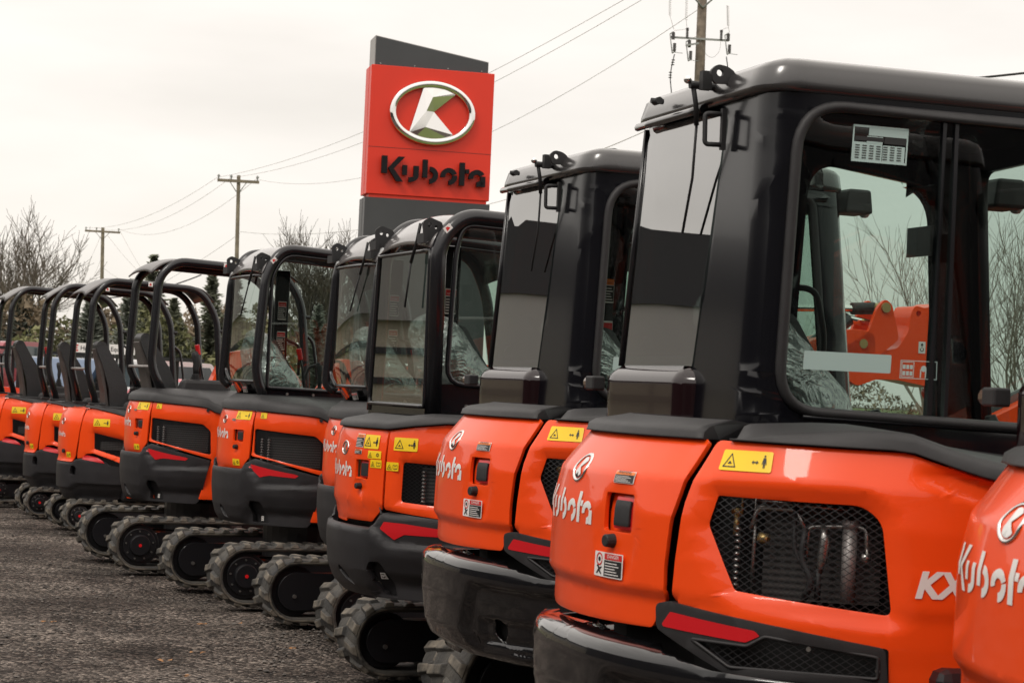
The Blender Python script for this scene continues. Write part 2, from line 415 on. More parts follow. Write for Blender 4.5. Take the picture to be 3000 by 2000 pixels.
def warn_wide(S, c, w, h, parent):
    """yellow plate: triangle, gap, arrow, standing figure"""
    it = [([rpoly(rect(w, h), .006)], 0, 0)]
    t = h*.70; x0, y0 = w*.06, h*.16
    it.append(([[(x0+p[0], y0+p[1]) for p in lp] for lp in TRI(t*1.15)], 1, .0012))
    it.append(([disc(x0+t*.57, y0+t*.33, t*.10, 8)], 1, .0012)); it.append(([rect(t*.36, t*.05, x0+t*.4, y0+t*.24)], 1, .0014))
    ax = w*.62; ay = h*.46
    it.append(([[(ax, ay), (ax+h*.12, ay+h*.10), (ax+h*.12, ay+h*.03), (ax+h*.28, ay+h*.03), (ax+h*.28, ay+h*.10), (ax+h*.40, ay), (ax+h*.28, ay-h*.10), (ax+h*.28, ay-h*.03), (ax+h*.12, ay-h*.03), (ax+h*.12, ay-h*.10)]], 1, .0012))
    mx = w*.86; it.append(([disc(mx, h*.78, h*.055, 8)], 1, .0012))
    it.append(([[(mx-.05*h, h*.2), (mx-.012*h, h*.2), (mx, h*.42), (mx+.012*h, h*.2), (mx+.05*h, h*.2), (mx+.055*h, h*.5), (mx+.09*h, h*.36), (mx+.13*h, h*.38), (mx+.07*h, h*.70), (mx-.07*h, h*.70), (mx-.13*h, h*.38), (mx-.09*h, h*.36), (mx-.055*h, h*.5)]], 1, .0012))
    return shapes('warning_sticker', S, c, it, parent, ['yellow', 'sticker_black'])
def warn_small(S, c, w, h, parent, kind=0):
    it = [([rpoly(rect(w, h), .004)], 0, 0)]; t = min(h*.72, w*.8)
    it.append(([[(w*.06+p[0], h*.14+p[1]) for p in lp] for lp in TRI(t)], 1, .0012)); it.append(([disc(w*.06+t*.5, h*.14+t*.3, t*.12, 8)], 1, .0012))
    if w > h*1.3:
        if kind == 0:   # open book
            x = w*.56; it.append(([[(x, h*.25), (x+w*.18, h*.18), (x+w*.36, h*.25), (x+w*.36, h*.72), (x+w*.18, h*.65), (x, h*.72)], [(x+w*.02, h*.3), (x+w*.02, h*.66), (x+w*.17, h*.59), (x+w*.17, h*.24)], [(x+w*.19, h*.24), (x+w*.19, h*.59), (x+w*.34, h*.66), (x+w*.34, h*.3)]], 1, .0012))
        else:
            it.append(([arc(w*.76, h*.5, h*.13, h*.24, 0, 350)], 1, .0012))
    return shapes('warning_sticker', S, c, it, parent, ['yellow', 'sticker_black'])
def notice(S, c, w, h, parent, head='WARNING', hc=2, pict=0):
    """small notice: coloured head, dark body with pale lines, optional pictogram column"""
    it = [([rpoly(rect(w, h), .003)], 0, 0)]; x0 = w*(.38 if pict else .03)
    it.append(([rect(w*.97-x0, h*.24, x0, h*.72)], hc, .001)); it.append(([rect(w*.97-x0, h*.64, x0, h*.05)], 1, .001))
    for i in range(5): it.append(([rect((w*.9-x0)*(.9-.12*(i % 3)), h*.035, x0+w*.04, h*(.12+.11*i))], 0, .0016))
    tw = text_polys(head, 1); mx = max(p[0] for q in tw for p in q); s = (w*.88-x0)*.8/mx
    for q in tw: it.append(([[(x0+w*.10+p[0]*s, h*.78+p[1]*s) for p in q]], 1 if hc == 2 else 0, .0016))
    if pict:
        it.append(([arc(w*.19, h*.70, w*.09, w*.12, 0, 350, 16)], 3, .001)); it.append(([disc(w*.19, h*.70, w*.045, 8)], 1, .001))
        it.append(([[(w*.08, h*.10), (w*.16, h*.30), (w*.10, h*.42), (w*.14, h*.47), (w*.22, h*.36), (w*.28, h*.42), (w*.30, h*.38), (w*.22, h*.26), (w*.30, h*.10), (w*.24, h*.10), (w*.19, h*.22), (w*.13, h*.10)]], 1, .001))
    return shapes('notice_sticker', S, c, it, parent, ['white', 'sticker_black', 'sticker_orange', 'sticker_red'])
def deck(name, S, s0, s1, zf, inner, mats, parent, rise_=.05, lip=.012, n=28, lipw=.03, inset=.0, drop=.0):
    """soft-edged cover between the body's outline and the cab foot"""
    bm = bmesh.new(); rows = []
    for i in range(n+1):
        s = s0+(s1-s0)*i/n; z = zf(s); rise = rise_(s) if callable(rise_) else rise_; o0 = S.map(s, z, -inset); n0 = S.map(s, z, lip-inset); ix, iy, iz = inner(s)
        a = S.map(s, z+.004, lip-inset); b = S.map(s, z+rise*.55, lip-inset-.004); c = S.map(s, z+rise*.9, -lipw*.45-inset); d = S.map(s, z+rise, -lipw-inset)
        e = Vector((ix, iy, iz)); m1 = d.lerp(e, .5)+Vector((0, 0, .012)); und = S.map(s, z, -.06-inset)
        rows.append([bm.verts.new(p) for p in (und, n0, a, b, c, d, m1, e, e-Vector((0, 0, .08)))])
    for A, B in zip(rows, rows[1:]):
        for j in range(8): bm.faces.new((A[j], A[j+1], B[j+1], B[j])).smooth = True
    for Rr in (rows[0], rows[-1]): bm.faces.new(Rr)
    o = fin(bm, name, mats, parent); return o

# ------------------------------------------------------------------ crawler tracks
def track(root, xr, xf, r, w, yc, side, seed=0):
    """side=-1: the right-hand track; xr/xf = wheel centres; r = outer radius without lugs"""
    rnd = random.Random(seed); base = r+.028
    L = xf-xr; per = 2*L+2*math.pi*r; t = .035
    def P(q, rad):
        q = q % per
        if q < L: return Vector((xr+q, 0, base+rad+ (0.012*math.sin(q/L*math.pi) if False else 0))), Vector((0, 0, 1))
        q -= L
        if q < math.pi*r: a = math.pi/2-q/r; return Vector((xf+rad*math.cos(a), 0, base+rad*math.sin(a))), Vector((math.cos(a), 0, math.sin(a)))
        q -= math.pi*r
        if q < L: return Vector((xf-q, 0, base-rad)), Vector((0, 0, -1))
        q -= L; a = -math.pi/2-q/r; return Vector((xr+rad*math.cos(a), 0, base+rad*math.sin(a))), Vector((math.cos(a), 0, math.sin(a)))
    bm = bmesh.new(); n = 84; rows = []
    prof = [(-w/2+.01, -t), (-w/2, -t*.6), (-w/2, -.008), (-w/2+.012, 0), (w/2-.012, 0), (w/2, -.008), (w/2, -t*.6), (w/2-.01, -t)]
    for i in range(n):
        q = per*i/n; row = []
        for y, h in prof:
            p, _ = P(q, r+h); row.append(bm.verts.new((p.x, yc+y, p.z)))
        rows.append(row)
    for i in range(n):
        A, B = rows[i], rows[(i+1) % n]
        for j in range(len(prof)):
            f = bm.faces.new((A[j], A[(j+1) % 8], B[(j+1) % 8], B[j])); f.smooth = j in (3,); f.material_index = 0 if j in (1, 5) else 1
    nl = int(per/.115); pitch = per/nl
    for i in range(nl):
        for sd in (-1, 1):
            q0 = i*pitch+(pitch/2 if sd > 0 else 0); h = .018+rnd.uniform(-.004, .004)
            ya, yb = sd*w*.505, sd*w*.02
            cs = [(ya, -.040, -.010), (ya, .026, -.010), (yb, .062, .0), (yb, -.004, .0)]
            lo, hi = [], []
            for y, dq, _ in cs:
                p, _n = P(q0+dq, r-.004); lo.append(bm.verts.new((p.x, yc+y, p.z)))
            cm = sum(c[1] for c in cs)/4
            for y, dq, _ in cs:
                p, _n = P(q0+cm+(dq-cm)*.62+rnd.uniform(-.003, .003), r+h); hi.append(bm.verts.new((p.x, yc+y*(.96 if abs(y) > w*.1 else 1)+(sd*w*.04 if abs(y) < w*.1 else 0), p.z)))
            bm.faces.new(hi)
            for k in range(4): bm.faces.new((lo[k], lo[(k+1) % 4], hi[(k+1) % 4], hi[k])).material_index = 1 if k != 0 else 0
    tr = fin(bm, 'rubber_track', ['track_rubber', 'track_side'], root); bevel(tr, .007, 2, 25)
    # frame, sprocket, idler, rollers
    ri = r-t; zc = base; fy = w*.30
    prism('track_frame', rpoly([(xr+ri*.55, zc-ri*.5), (xr+ri*.8, zc+ri*.62), (xf-ri*.5, zc+ri*.62), (xf-.02, zc+ri*.3), (xf-.02, zc-ri*.35), (xf-ri*.6, zc-ri*.72), (xr+ri*1.1, zc-ri*.72)], .04), yc-fy, yc+fy, 'frame_black', root, .01)
    yo = yc+side*w*.34; yi = yc-side*w*.34
    bm = bmesh.new(); cyl(bm, (xr, yc-side*w*.30, zc), (xr, yo, zc), ri*.97, 36); cyl(bm, (xr, yo, zc), (xr, yo+side*.02, zc), ri*.80, 30); cyl(bm, (xr, yo+side*.02, zc), (xr, yo+side*.05, zc), ri*.52, 28, ri*.48)
    sp = fin(bm, 'sprocket', ['frame_black'], tr.parent); bevel(sp, .005)
    for k in range(9):
        bm = bmesh.new(); a = 2*math.pi*k/9+.2; c = Vector((xr+math.cos(a)*ri*.66, yo+side*.018, zc+math.sin(a)*ri*.66)); cyl(bm, c, c+Vector((0, side*.010, 0)), .0075, 6); fin(bm, 'bolt', 'steel', sp)
    bm = bmesh.new(); cyl(bm, (xr, yo+side*.05, zc), (xr, yo+side*.053, zc), .013, 12); fin(bm, 'paint_mark', 'lever_red', sp)
    # inner cover (smooth, drop shaped) and its bolt
    pl = [(xr+ri*.74*math.cos(R(a)), zc+ri*.74*math.sin(R(a))) for a in range(90, 271, 12)]+[(xr+.62, zc-ri*.60), (xr+.62, zc+ri*.60)]
    mc = prism('motor_cover', pl, min(yi, yi-side*.03), max(yi, yi-side*.03), 'frame_black', root, .012, 3)
    bm = bmesh.new(); c = Vector((xr-ri*.08, yi-side*.03, zc-ri*.18)); cyl(bm, c, c-Vector((0, side*.012, 0)), .013, 8); fin(bm, 'bolt', 'steel', mc)
    bm = bmesh.new(); cyl(bm, (xf, yc-w*.28, zc), (xf, yc+w*.28, zc), ri*.95, 30); cyl(bm, (xf, yc-w*.36, zc), (xf, yc+w*.36, zc), ri*.35, 16)
    fin(bm, 'idler_wheel', 'frame_black', root)
    bm = bmesh.new()
    for k in range(4):
        x = xr+L*(k+.9)/4.8; cyl(bm, (x, yc-w*.36, base-ri+.06), (x, yc+w*.36, base-ri+.06), .06, 14)
    fin(bm, 'track_rollers', 'frame_black', root)
def undercarriage(root, xr, xf, r, w, half, zt, seed):
    track(root, xr, xf, r, w, -(half-w/2), -1, seed); track(root, xr, xf, r, w, half-w/2, 1, seed+1)
    bm = bmesh.new(); box(bm, ((xr+xf)/2, 0, r*1.1), ((xf-xr)*.55, (half-w)*2+.1, r*.8), taper=(.6, .7)); cyl(bm, (0, 0, r*1.4), (0, 0, zt), half*.42, 28)
    bevel(fin(bm, 'undercarriage', 'frame_black', root), .02)
    bm = bmesh.new()
    prof = [(xf+r+.14, .06), (xf+r+.22, .05), (xf+r+.16, .2), (xf+r+.17, .34), (xf+r+.13, .34), (xf+r+.11, .2)]
    fill2d(bm, [prof]); fs = bm.faces[:]; g = bmesh.ops.extrude_face_region(bm, geom=fs); nv = {v for v in g['geom'] if isinstance(v, bmesh.types.BMVert)}
    for v in bm.verts: v.co = Vector((v.co.x, half if v in nv else -half, v.co.y))
    for y in (-half*.5, half*.5): box(bm, ((xf+r*.5), y, .2), (r+.4, .07, .09))
    fin(bm, 'dozer_blade', 'orange', root)
def boom(root, pts, w, y, stick, bucket_c, name='boom', text=None):
    """pts: centre line with depth (x,z,halfdepth); stick likewise; with bucket"""
    def strip(P):
        up_, lo = [], []
        for i, (x, z, h) in enumerate(P):
            a = P[max(i-1, 0)]; b = P[min(i+1, len(P)-1)]; dx, dz = b[0]-a[0], b[1]-a[1]; l = math.hypot(dx, dz); nx, nz = -dz/l, dx/l
            up_.append((x+nx*h, z+nz*h)); lo.append((x-nx*h, z-nz*h))
        return up_+lo[::-1]
    b = prism(name, rpoly(strip(pts), .05), y-w/2, y+w/2, 'orange', root, .008)
    prism('dipper_arm', rpoly(strip(stick), .04), y-w*.42, y+w*.42, 'orange', root, .008)
    bx, bz, br = bucket_c
    sc = [(bx+br*math.cos(R(a)), bz+br*math.sin(R(a))) for a in range(60, 301, 15)]; sc += [(bx+br*.92*math.cos(R(a)), bz+br*.92*math.sin(R(a))) for a in range(300, 59, -15)]
    bk = prism('bucket', sc, y-.26, y+.26, 'frame_black', root, 0)
    bm = bmesh.new(); p = pts[len(pts)//3]; q = pts[-2]
    cyl(bm, (pts[0][0]+.1, y, pts[0][1]-.02), (p[0]+.25, y, p[1]-.12), .045, 14); cyl(bm, (p[0], y, p[1]+.16), (q[0], y, q[1]+.14), .04, 14); 
    c = fin(bm, 'hydraulic_cylinder', 'tube_black', root)
    bm = bmesh.new(); cyl(bm, (q[0], y, q[1]+.14), (q[0]+.3, y, q[1]+.10), .022, 12); fin(bm, 'piston_rod', 'chrome', c)
    return b
# ------------------------------------------------------------------ machine bodies
def sym(right):
    """right half given bottom-centre outwards to top-centre -> closed symmetric polygon (counter-clockwise)"""
    return right+[(-a, b) for a, b in right[::-1]]
def core(root, a, b, z0, z1, xfront, name='bay_shade_core'):  # black filler block, painted stand-in for the shade inside the body
    ln = [( -a*math.cos(t), b*math.sin(t)) for t in [math.pi/2*(i/8-1) for i in range(17)]]
    bm = bmesh.new(); fill2d(bm, [[(xfront, -b)]+[p for p in ln]+[(xfront, b)]]); g = bmesh.ops.extrude_face_region(bm, geom=bm.faces[:]); nv = {v for v in g['geom'] if isinstance(v, bmesh.types.BMVert)}
    for v in bm.verts: v.co.z = z1 if v in nv else z0
    return fin(bm, name, 'dark', root)
def latch_hole(c, w, h): x, z = c; return rpoly([(x-w*.80, z-h*.62), (x+w*.62, z-h*.62), (x+w*.66, z+h*.66), (x-w*.80, z+h*.66)], .010)
def recess_latch(S, root, c, w, h, knob):
    """square pull handle in a sunk frame, with a round lock below"""
    x, z = c; hh = latch_hole(c, w, h)
    o = skin('latch_recess', S, [(x+(a-x)*1.1, z+(b-z)*1.1) for a, b in hh], root, 'orange', th=0, base=-.030, step=.04)
    skin('latch_frame', S, rpoly(rect(w*1.02, h*1.06, x-w*.38, z-h*.52), .006), o, 'red_trim', th=.010, base=-.014, bev=.002)
    skin('latch', S, rpoly(rect(w*.74, h*.86, x-w*.26, z-h*.42), .006), o, 'plastic', th=.008, base=-.006, bev=.003)
    p = S.map(knob[0], knob[1], -.01); q = S.map(knob[0], knob[1], .020); bm = bmesh.new(); cyl(bm, p, q, w*.20, 14, w*.17); bevel(fin(bm, 'lock_knob', 'rubber', root), .003)
def right_rim(root, S, poly, mats, r=.006, name='seal', off=.004, close=True):
    bm = bmesh.new(); pts = [S.map(a, b, off) for a, b in poly]; 
    if close: pts = pts+[pts[0], pts[1]]
    tube(bm, pts, r, 6, caps=not close); return fin(bm, name, mats, root)

def excavator_large(loc, rz):
    root = empty('excavator', loc, rz)
    tab = interp([(.95, -.03), (1.0, -.02), (1.068, -.020), (1.095, 0), (1.29, -.004), (1.385, -.026), (1.393, -.031), (1.495, -.112)])
    def off(s, z):
        k = 1 if abs(s) < .45 else max(.55, 1-(abs(s)-.45)*1.6)
        return tab(z)*(k if z > 1.2 else (1 if abs(s) < .5 else .3))
    HL = body_line(1.185, .93, 2.4, 1.0); S = Surf(HL, off)
    bon = sym([(.0, .985), (.40, .995), (.455, 1.08), (.452, 1.16), (.462, 1.27), (.492, 1.40), (.515, 1.492)]); bon[-2] = (-.452, .99); bon[-1] = (-.2, .985)
    bon = rpoly(bon, [.0, .012, .012, .02, .02, .02, .015, .015, .02, .02, .02, .02, .012, .0])
    def e1(s, z): 
        d = math.hypot((s-.24)/.10, (z-1.225)/.13); return -.007*max(0, min(1, (1.1-d)*4))
    b = skin('rear_bonnet', S, bon, root, 'orange', holes=[latch_hole((.250, 1.282), .098, .080)], emb=e1, step=.03, zstep=.0125)
    hole = rpoly([(.593, 1.352), (.985, 1.348), (1.035, 1.31), (1.067, 1.078), (.659, 1.115), (.574, 1.276)], [.006, .03, .03, .02, .01, .01])
    outer = [(.482, 1.07), (1.062, .998), (1.075, .60), (2.3, .60), (2.3, 1.25), (1.9, 1.32), (1.5, 1.385), (1.27, 1.432), (1.10, 1.484), (.548, 1.492), (.505, 1.33), (.488, 1.18)]
    def e2(s, z):
        d = pdist((s, z), hole); v = -.022*max(0, 1-d/.045)
        if .52 < s < 1.12 and z > 1.395: v += 0
        q = math.hypot((s-1.28)/.17, (z-1.40-.25*(1.28-s))/.035); v -= .018*max(0, min(1, (1-q)*3))
        return v
    p = skin('side_panel', S, rpoly(outer, [.02, .01, .01, .02, .02, 0, 0, .02, .02, .02, 0, 0]), root, 'orange', holes=[hole], emb=e2, step=.03, zstep=.0125)
    skin('side_panel', S, [(-a, c) for a, c in outer[::-1]], root, 'orange', step=.07)
    skin('grille', S, [(a+(a-.83)*.03, c+(c-1.22)*.05) for a, c in hole], p, 'grille_mesh', th=0, base=-.030, uv=True, step=.05)
    # engine seen through the grille
    def I(s, z, d): return S.map(s, z, -d)
    bm = bmesh.new()
    for a, c in ((.68, 1.03),):
        g = [[bm.verts.new(I(a+(1.05-a)*i/8, 1.09+(1.36-1.09)*j/2, .16)) for j in range(3)] for i in range(9)]
        for i in range(8):
            for j in range(2): bm.faces.new((g[i][j], g[i+1][j], g[i+1][j+1], g[i][j+1]))
    rad = fin(bm, 'radiator', 'fins', root)
    bm = bmesh.new()
    tube(bm, fillet([I(.665, 1.27, .10), I(.68, 1.325, .10), I(.80, 1.325, .10), I(.83, 1.275, .09)], .02), .0065, 8)
    tube(bm, fillet([I(.835, 1.20, .10), I(.835, 1.285, .10), I(.93, 1.29, .10), I(1.0, 1.29, .10), I(1.005, 1.22, .09)], .02), .0065, 8)
    tube(bm, [I(.88, 1.29, .10), I(.885, 1.25, .10), I(.88, 1.21, .10), I(.87, 1.16, .10)], [.008, .014, .014, .006], 10)
    tube(bm, [I(.99+.01, 1.225, .085), I(1.0, 1.205, .085)], .012, 10)
    tube(bm, [I(.66, 1.10, .13), I(.66, 1.35, .13)], .006, 6); tube(bm, [I(.645, 1.34, .13), I(.95, 1.33, .13)], .006, 6)
    fin(bm, 'coolant_pipes', 'steel', root)
    bm = bmesh.new(); tube(bm, [I(.955, 1.10, .10), I(.955, 1.29, .10)], .019, 14); tube(bm, [I(.955, 1.285, .10), I(.955, 1.305, .10)], .022, 14); fin(bm, 'receiver_drier', 'grey_metal', root)
    bm = bmesh.new()
    tube(bm, fillet([I(.83, 1.28, .09), I(.82, 1.20, .09), I(.86, 1.15, .08), I(.83, 1.10, .10)], .03), .009, 8); tube(bm, fillet([I(.87, 1.18, .10), I(.87, 1.10, .10)], .01), .008, 8)
    tube(bm, fillet([I(.795, 1.35, .09), I(.80, 1.22, .09), I(.84, 1.17, .09)], .03), .006, 8); fin(bm, 'hoses', 'rubber', root)
    bm = bmesh.new()
    for z in [1.12+.016*i for i in range(10)]: tube(bm, [I(.622, z, .10), I(.622, z+.008, .10)], [.011, .006], 8)
    fin(bm, 'coil_spring', 'steel', root)
    bm = bmesh.new(); tube(bm, [I(.60, 1.31, .1), I(.63, 1.31, .1)], .010, 8); tube(bm, [I(.615, 1.31, .1), I(.615, 1.25, .1)], .008, 8); tube(bm, [I(.63, 1.30, .1), I(.63, 1.345, .1)], .004, 6); tube(bm, [I(.69, 1.25, .1), I(.72, 1.245, .1)], .014, 8); fin(bm, 'brass_fittings', 'brass', root)
    # lower black trim, reflector, small mesh
    S2 = Surf(HL, lambda s, z: .006)
    tr = [(.435, 1.062), (.475, 1.073), (.80, 1.035), (1.052, 1.0), (1.062, .905), (.66, .905), (.44, 1.0)]
    h2 = rpoly([(.555, .985), (.71, .982), (.755, 1.010), (1.035, .978), (1.035, .925), (.665, .925)], .008)
    t = skin('lower_trim', S2, rpoly(tr, .014), root, 'plastic', holes=[h2], step=.03, th=.03, bev=.009, seg=3)
    right_rim(t, S2, h2, 'plastic', .005, 'mesh_rim', .002)
    shapes('reflector', S2, (0, 0), [([rpoly([(.487, 1.047), (.728, 1.022), (.742, 1.010), (.705, .991), (.465, 1.007), (.462, 1.014)], .005)], 0, 0)], t, ['red_trim'], e=.0025, step=.03)
    skin('grille', S2, h2, t, 'grille_mesh', th=0, base=-.014, uv=True, step=.05)
    bm = bmesh.new()
    bm.free()
    for q in ((.865, .988), (1.035, .945)): bm = bmesh.new(); cyl(bm, S2.map(q[0], q[1], -.012), S2.map(q[0], q[1], .004), .006, 10); fin(bm, 'bolt', 'steel', t)
    # stickers, badge, lettering
    emblem(S, (-.060, 1.390), .041, b); word(S, (-.335, 1.240), .092, b, w=1.12)
    recess_latch(S, b, (.250, 1.282), .098, .080, (.226, 1.207))
    notice(S, (.150, 1.108), .145, .066, b, 'DANGER', 3, 1); notice(S, (.200, 1.362), .100, .032, b, 'WARNING', 2)
    warn_wide(S, (.588, 1.418), .155, .052, p)
    kx = text_polys('KX', .088, .004, .25)
    shapes('model_lettering', S, (1.118, 1.132), [([q], 0, 0) for q in kx], p, ['white'], e=.003)
    # counterweight
    CL = body_line(1.225, .97, 2.4, .3); ct = interp([(.57, -.12), (.62, -.045), (.68, -.012), (.80, 0), (.90, 0), (.930, -.006), (.948, -.025), (.962, -.10)])
    CS = Surf(CL, lambda s, z: ct(z+.02*max(0, abs(s)-.3)))
    cw = sym([(.0, .575), (.62, .575), (1.18, .575), (1.22, .70), (1.15, .90), (1.05, .90), (.66, .915), (.44, .955), (0, .962)])
    hA = disc(.432, .70, .042, 18, .9); nt_ = rpoly([(.02, .60), (.11, .60), (.10, .66), (.05, .70), (.015, .67)], .012)
    rec = [(.30, .875), (1.12, .85), (1.12, .60), (.28, .60), (.225, .69)]
    def e3(s, z):
        s = abs(s); d = pdist((s, z), rec); v = -.032*min(1, d/.022) if inside((s, z), rec) else 0
        if .32 < s < .95 and .635 < z < .745: v -= .022*min(1, (s-.32)/.02)*min(1, (z-.635)/.02)*min(1, (.745-z)/.02)
        return v
    c = skin('counterweight', CS, cw, root, 'gloss_black', holes=[hA, disc(-.432, .70, .042, 18)], emb=e3, step=.02, zstep=.011, th=.012, bev=.0)
    skin('hole_shade_disc', CS, [(a+(a-.432)*.3, q+(q-.70)*.3) for a, q in hA], c, 'dark', th=0, base=-.09, step=.05)  # black disc behind the opening, its colour standing in for the hole's shade
    core(root, 1.02, .78, .60, 1.42, .65)
    # deck covers round the cab foot
    def inn(s):
        q = S.map(s, 1.49, -.10); x = max(-.76, min(.45, q.x)); y = max(-.2, min(.88, q.y))
        return (x, y, 1.535 if s < .6 else 1.535-.10*max(0, (s-1.05)/1.2))
    deck('rear_deck_cover', S, -.9, .50, lambda s: 1.492, inn, 'plastic', root, rise_=.036, inset=-.006)
    zs = interp([(.62, 1.494), (1.10, 1.488), (1.27, 1.436), (1.5, 1.39), (2.2, 1.27)])
    deck('side_deck_cover', S, .60, 2.2, zs, inn, 'plastic', root, rise_=interp([(.60, .004), (.72, .022), (.95, .046), (1.6, .055)]), inset=-.004)
    # ---------------- cab
    P0 = [(-.25, .88), (-.76, .88), (-.76, -.2), (.5, -.2), (.62, .88), (-.25, .88)]
    P1 = [tuple(v) for v in [(P0[0])]]; pts = [Vector(P0[0])]
    rad = [0, .06, .10, .10, .10, 0]
    for i in range(1, 5):
        a, bq, cc = Vector(P0[i-1]), Vector(P0[i]), Vector(P0[i+1]); u, v = (a-bq).normalized()*rad[i], (cc-bq).normalized()*rad[i]
        for k in range(9):
            tt = k/8; pts.append((bq+u)*(1-tt)**2+bq*2*tt*(1-tt)+(bq+v)*tt*tt)
    pts.append(Vector(P0[5])); dense = []
    for a, bq in zip(pts, pts[1:]):
        n = max(1, int((bq-a).length/.05)); dense += [tuple(a.lerp(bq, k/n)) for k in range(n)]
    dense.append(tuple(pts[-1])); CLn = Line2(dense); Ltot = CLn.s[-1]
    def xf(v):
        t = v.z-1.5; y = -.2+(v.y+.2)*(1-.09*t); x = v.x+(.035*t if v.x < -.2 else (-.12*t if v.x > .3 else 0)); return Vector((x, y, v.z))
    K = Surf(CLn, lambda s, z: 0, xf)
    sR = lambda y: CLn.loc(-.76, y); sN = lambda x: CLn.loc(x, -.2); sF = lambda y: CLn.loc(.5+.12*(y+.2)/1.08, y); sLf = lambda x: CLn.loc(x, .88)
    gz0, gz1 = 1.695, 2.44
    rg = rpoly([(sR(.835), gz0), (sR(.275), gz0), (sR(.145), gz1), (sR(.835), gz1)], [.02, .02, .06, .02])
    rw = rpoly([(sN(-.685), 1.575), (sN(.36), 1.545), (sN(.36), 2.43), (sN(-.685), 2.43)], [.13, .05, .05, .14], 8)
    fg = rpoly([(sF(-.11), 1.55), (sF(.80), 1.25), (sF(.80), 2.40), (sF(-.11), 2.40)], .06)
    ld = rpoly([(sLf(.42), 1.30), (sLf(-.15), 1.30), (sLf(-.15), 2.40), (sLf(.42), 2.33)][::-1], [.12, .12, .05, .05], 8)
    ld = [(a, c_) for a, c_ in ld]
    l2 = rpoly([(sLf(-.18)-.0, 1.55), (sLf(-.62), 1.55), (sLf(-.62), 2.3), (sLf(-.18), 2.3)], .05)
    sh = skin('cab', K, [(0, 1.42), (Ltot, 1.42), (Ltot, 2.47), (0, 2.47)], root, 'cab_black', holes=[rg, rw, fg, ld], step=.06, th=.045, bev=.012)
    def shrink(poly, k):
        cx = sum(q[0] for q in poly)/len(poly); cz = sum(q[1] for q in poly)/len(poly); return [(q[0]+math.copysign(k, q[0]-cx), q[1]+math.copysign(k, q[1]-cz)) for q in poly]
    rgp = skin('rear_window', K, shrink(rg, .012), root, 'glass_mirror', th=0, base=.003, step=.2)
    bm = bmesh.new(); tube(bm, [K.map(a, z, .004) for a, z in ((sR(.835)-.004, 1.69), (sR(.835)-.004, 2.45))], .009, 6); fin(bm, 'window_edge', 'tube_black', rgp)
    shapes('window_border', K, (0, 0), [([rect(sR(.23)-sR(.845), .028, sR(.845), gz0+.0)], 0, 0), ([rect(.03, gz1-gz0, sR(.845), gz0)], 0, 0)], rgp, ['rubber'], e=-.004)
    sw = skin('side_window', K, shrink(rw, .01), root, 'glass', th=0, base=-.012, step=.2)
    bm = bmesh.new()
    rr = rw+[rw[0], rw[1]]
    tube(bm, [K.map(a, z, .004) for a, z in rr], .016, 8, caps=False); fin(bm, 'window_gasket', 'plastic', sw)
    bm = bmesh.new(); x0 = sN(-.205)
    for dx, w in ((0, .010), (.055, .006)):
        cs = [K.map(x0+dx-w, 1.575, -.004), K.map(x0+dx+w, 1.575, -.004), K.map(x0+dx+w, 2.43, -.004), K.map(x0+dx-w, 2.43, -.004)]
        cs2 = [q+Vector((0, .02, 0)) for q in cs]; A = [bm.verts.new(q) for q in cs]; B = [bm.verts.new(q) for q in cs2]
        bm.faces.new(A); bm.faces.new(B[::-1])
        for k in range(4): bm.faces.new((A[k], B[k], B[(k+1) % 4], A[(k+1) % 4]))
    fin(bm, 'window_divider', 'tube_black', sw)
    # stickers on the sliding pane
    def px_(x): return sN(x)
    it = [([rect(.175, .006, 0, 0)], 0, 0), ([rect(.175, .006, 0, .098)], 0, 0), ([rect(.005, .098, 0, .005)], 0, 0), ([rect(.005, .098, .17, .005)], 0, 0), ([rect(.12, .024, .05, .076)], 0, 0), ([rect(.09, .05, .005, .006)], 0, -.0006),
          ([rect(.07, .045, .097, .006)], 0, -.0006), ([rect(.05, .02, .045, .054)], 0, 0), ([rect(.07, .018, .1, .056)], 1, .0006), ([rect(.09, .012, .008, .060)], 1, .0006)]
    for k in range(7):
        for j in range(6): it.append(([rect(.014, .0028, .010+.022*k, .010+.007*j)], 1, .0006))
    shapes('capacity_chart', K, (px_(-.50), 2.283), it, sw, ['label_pale', 'sticker_black'], e=-.010)
    shapes('pale_label', K, (px_(-.615), 1.692), [([rpoly(rect(.273, .052), .004)], 0, 0)], sw, ['label_pale'], e=-.010)
    it = [([rect(.125, .052), rect(.121, .048, .002, .002)], 0, 0), ([rect(.04, .044, .004, .004), rect(.036, .040, .006, .006)], 0, 0), ([disc(.075, .030, .009, 10)], 0, 0), ([rect(.004, .024, .064, .004)], 0, 0), ([rect(.004, .024, .080, .004)], 0, 0), ([rect(.018, .004, .094, .034)], 0, 0), ([rect(.004, .018, .101, .027)], 0, 0)]
    for k in range(3):
        for j in range(2): it.append(([rect(.009, .012, .008+.0115*k, .009+.018*j)], 0, 0))
    shapes('pictogram_label', K, (px_(-.33), 1.680), it, sw, ['label_pale'], e=-.010)
    bm = bmesh.new(); tube(bm, [K.map(a, z, .010) for a, z in ((sN(-.62), 1.560), (sN(.2), 1.540), (sN(.45), 1.530))], .006, 6); fin(bm, 'cab_trim_strip', 'tube_black', root)
    wf = skin('windscreen', K, shrink(fg, .012), root, 'glass', th=0, base=-.01, step=.2)
    dw = skin('door_window', K, shrink(ld, .012), root, 'glass', th=0, base=-.01, step=.2)
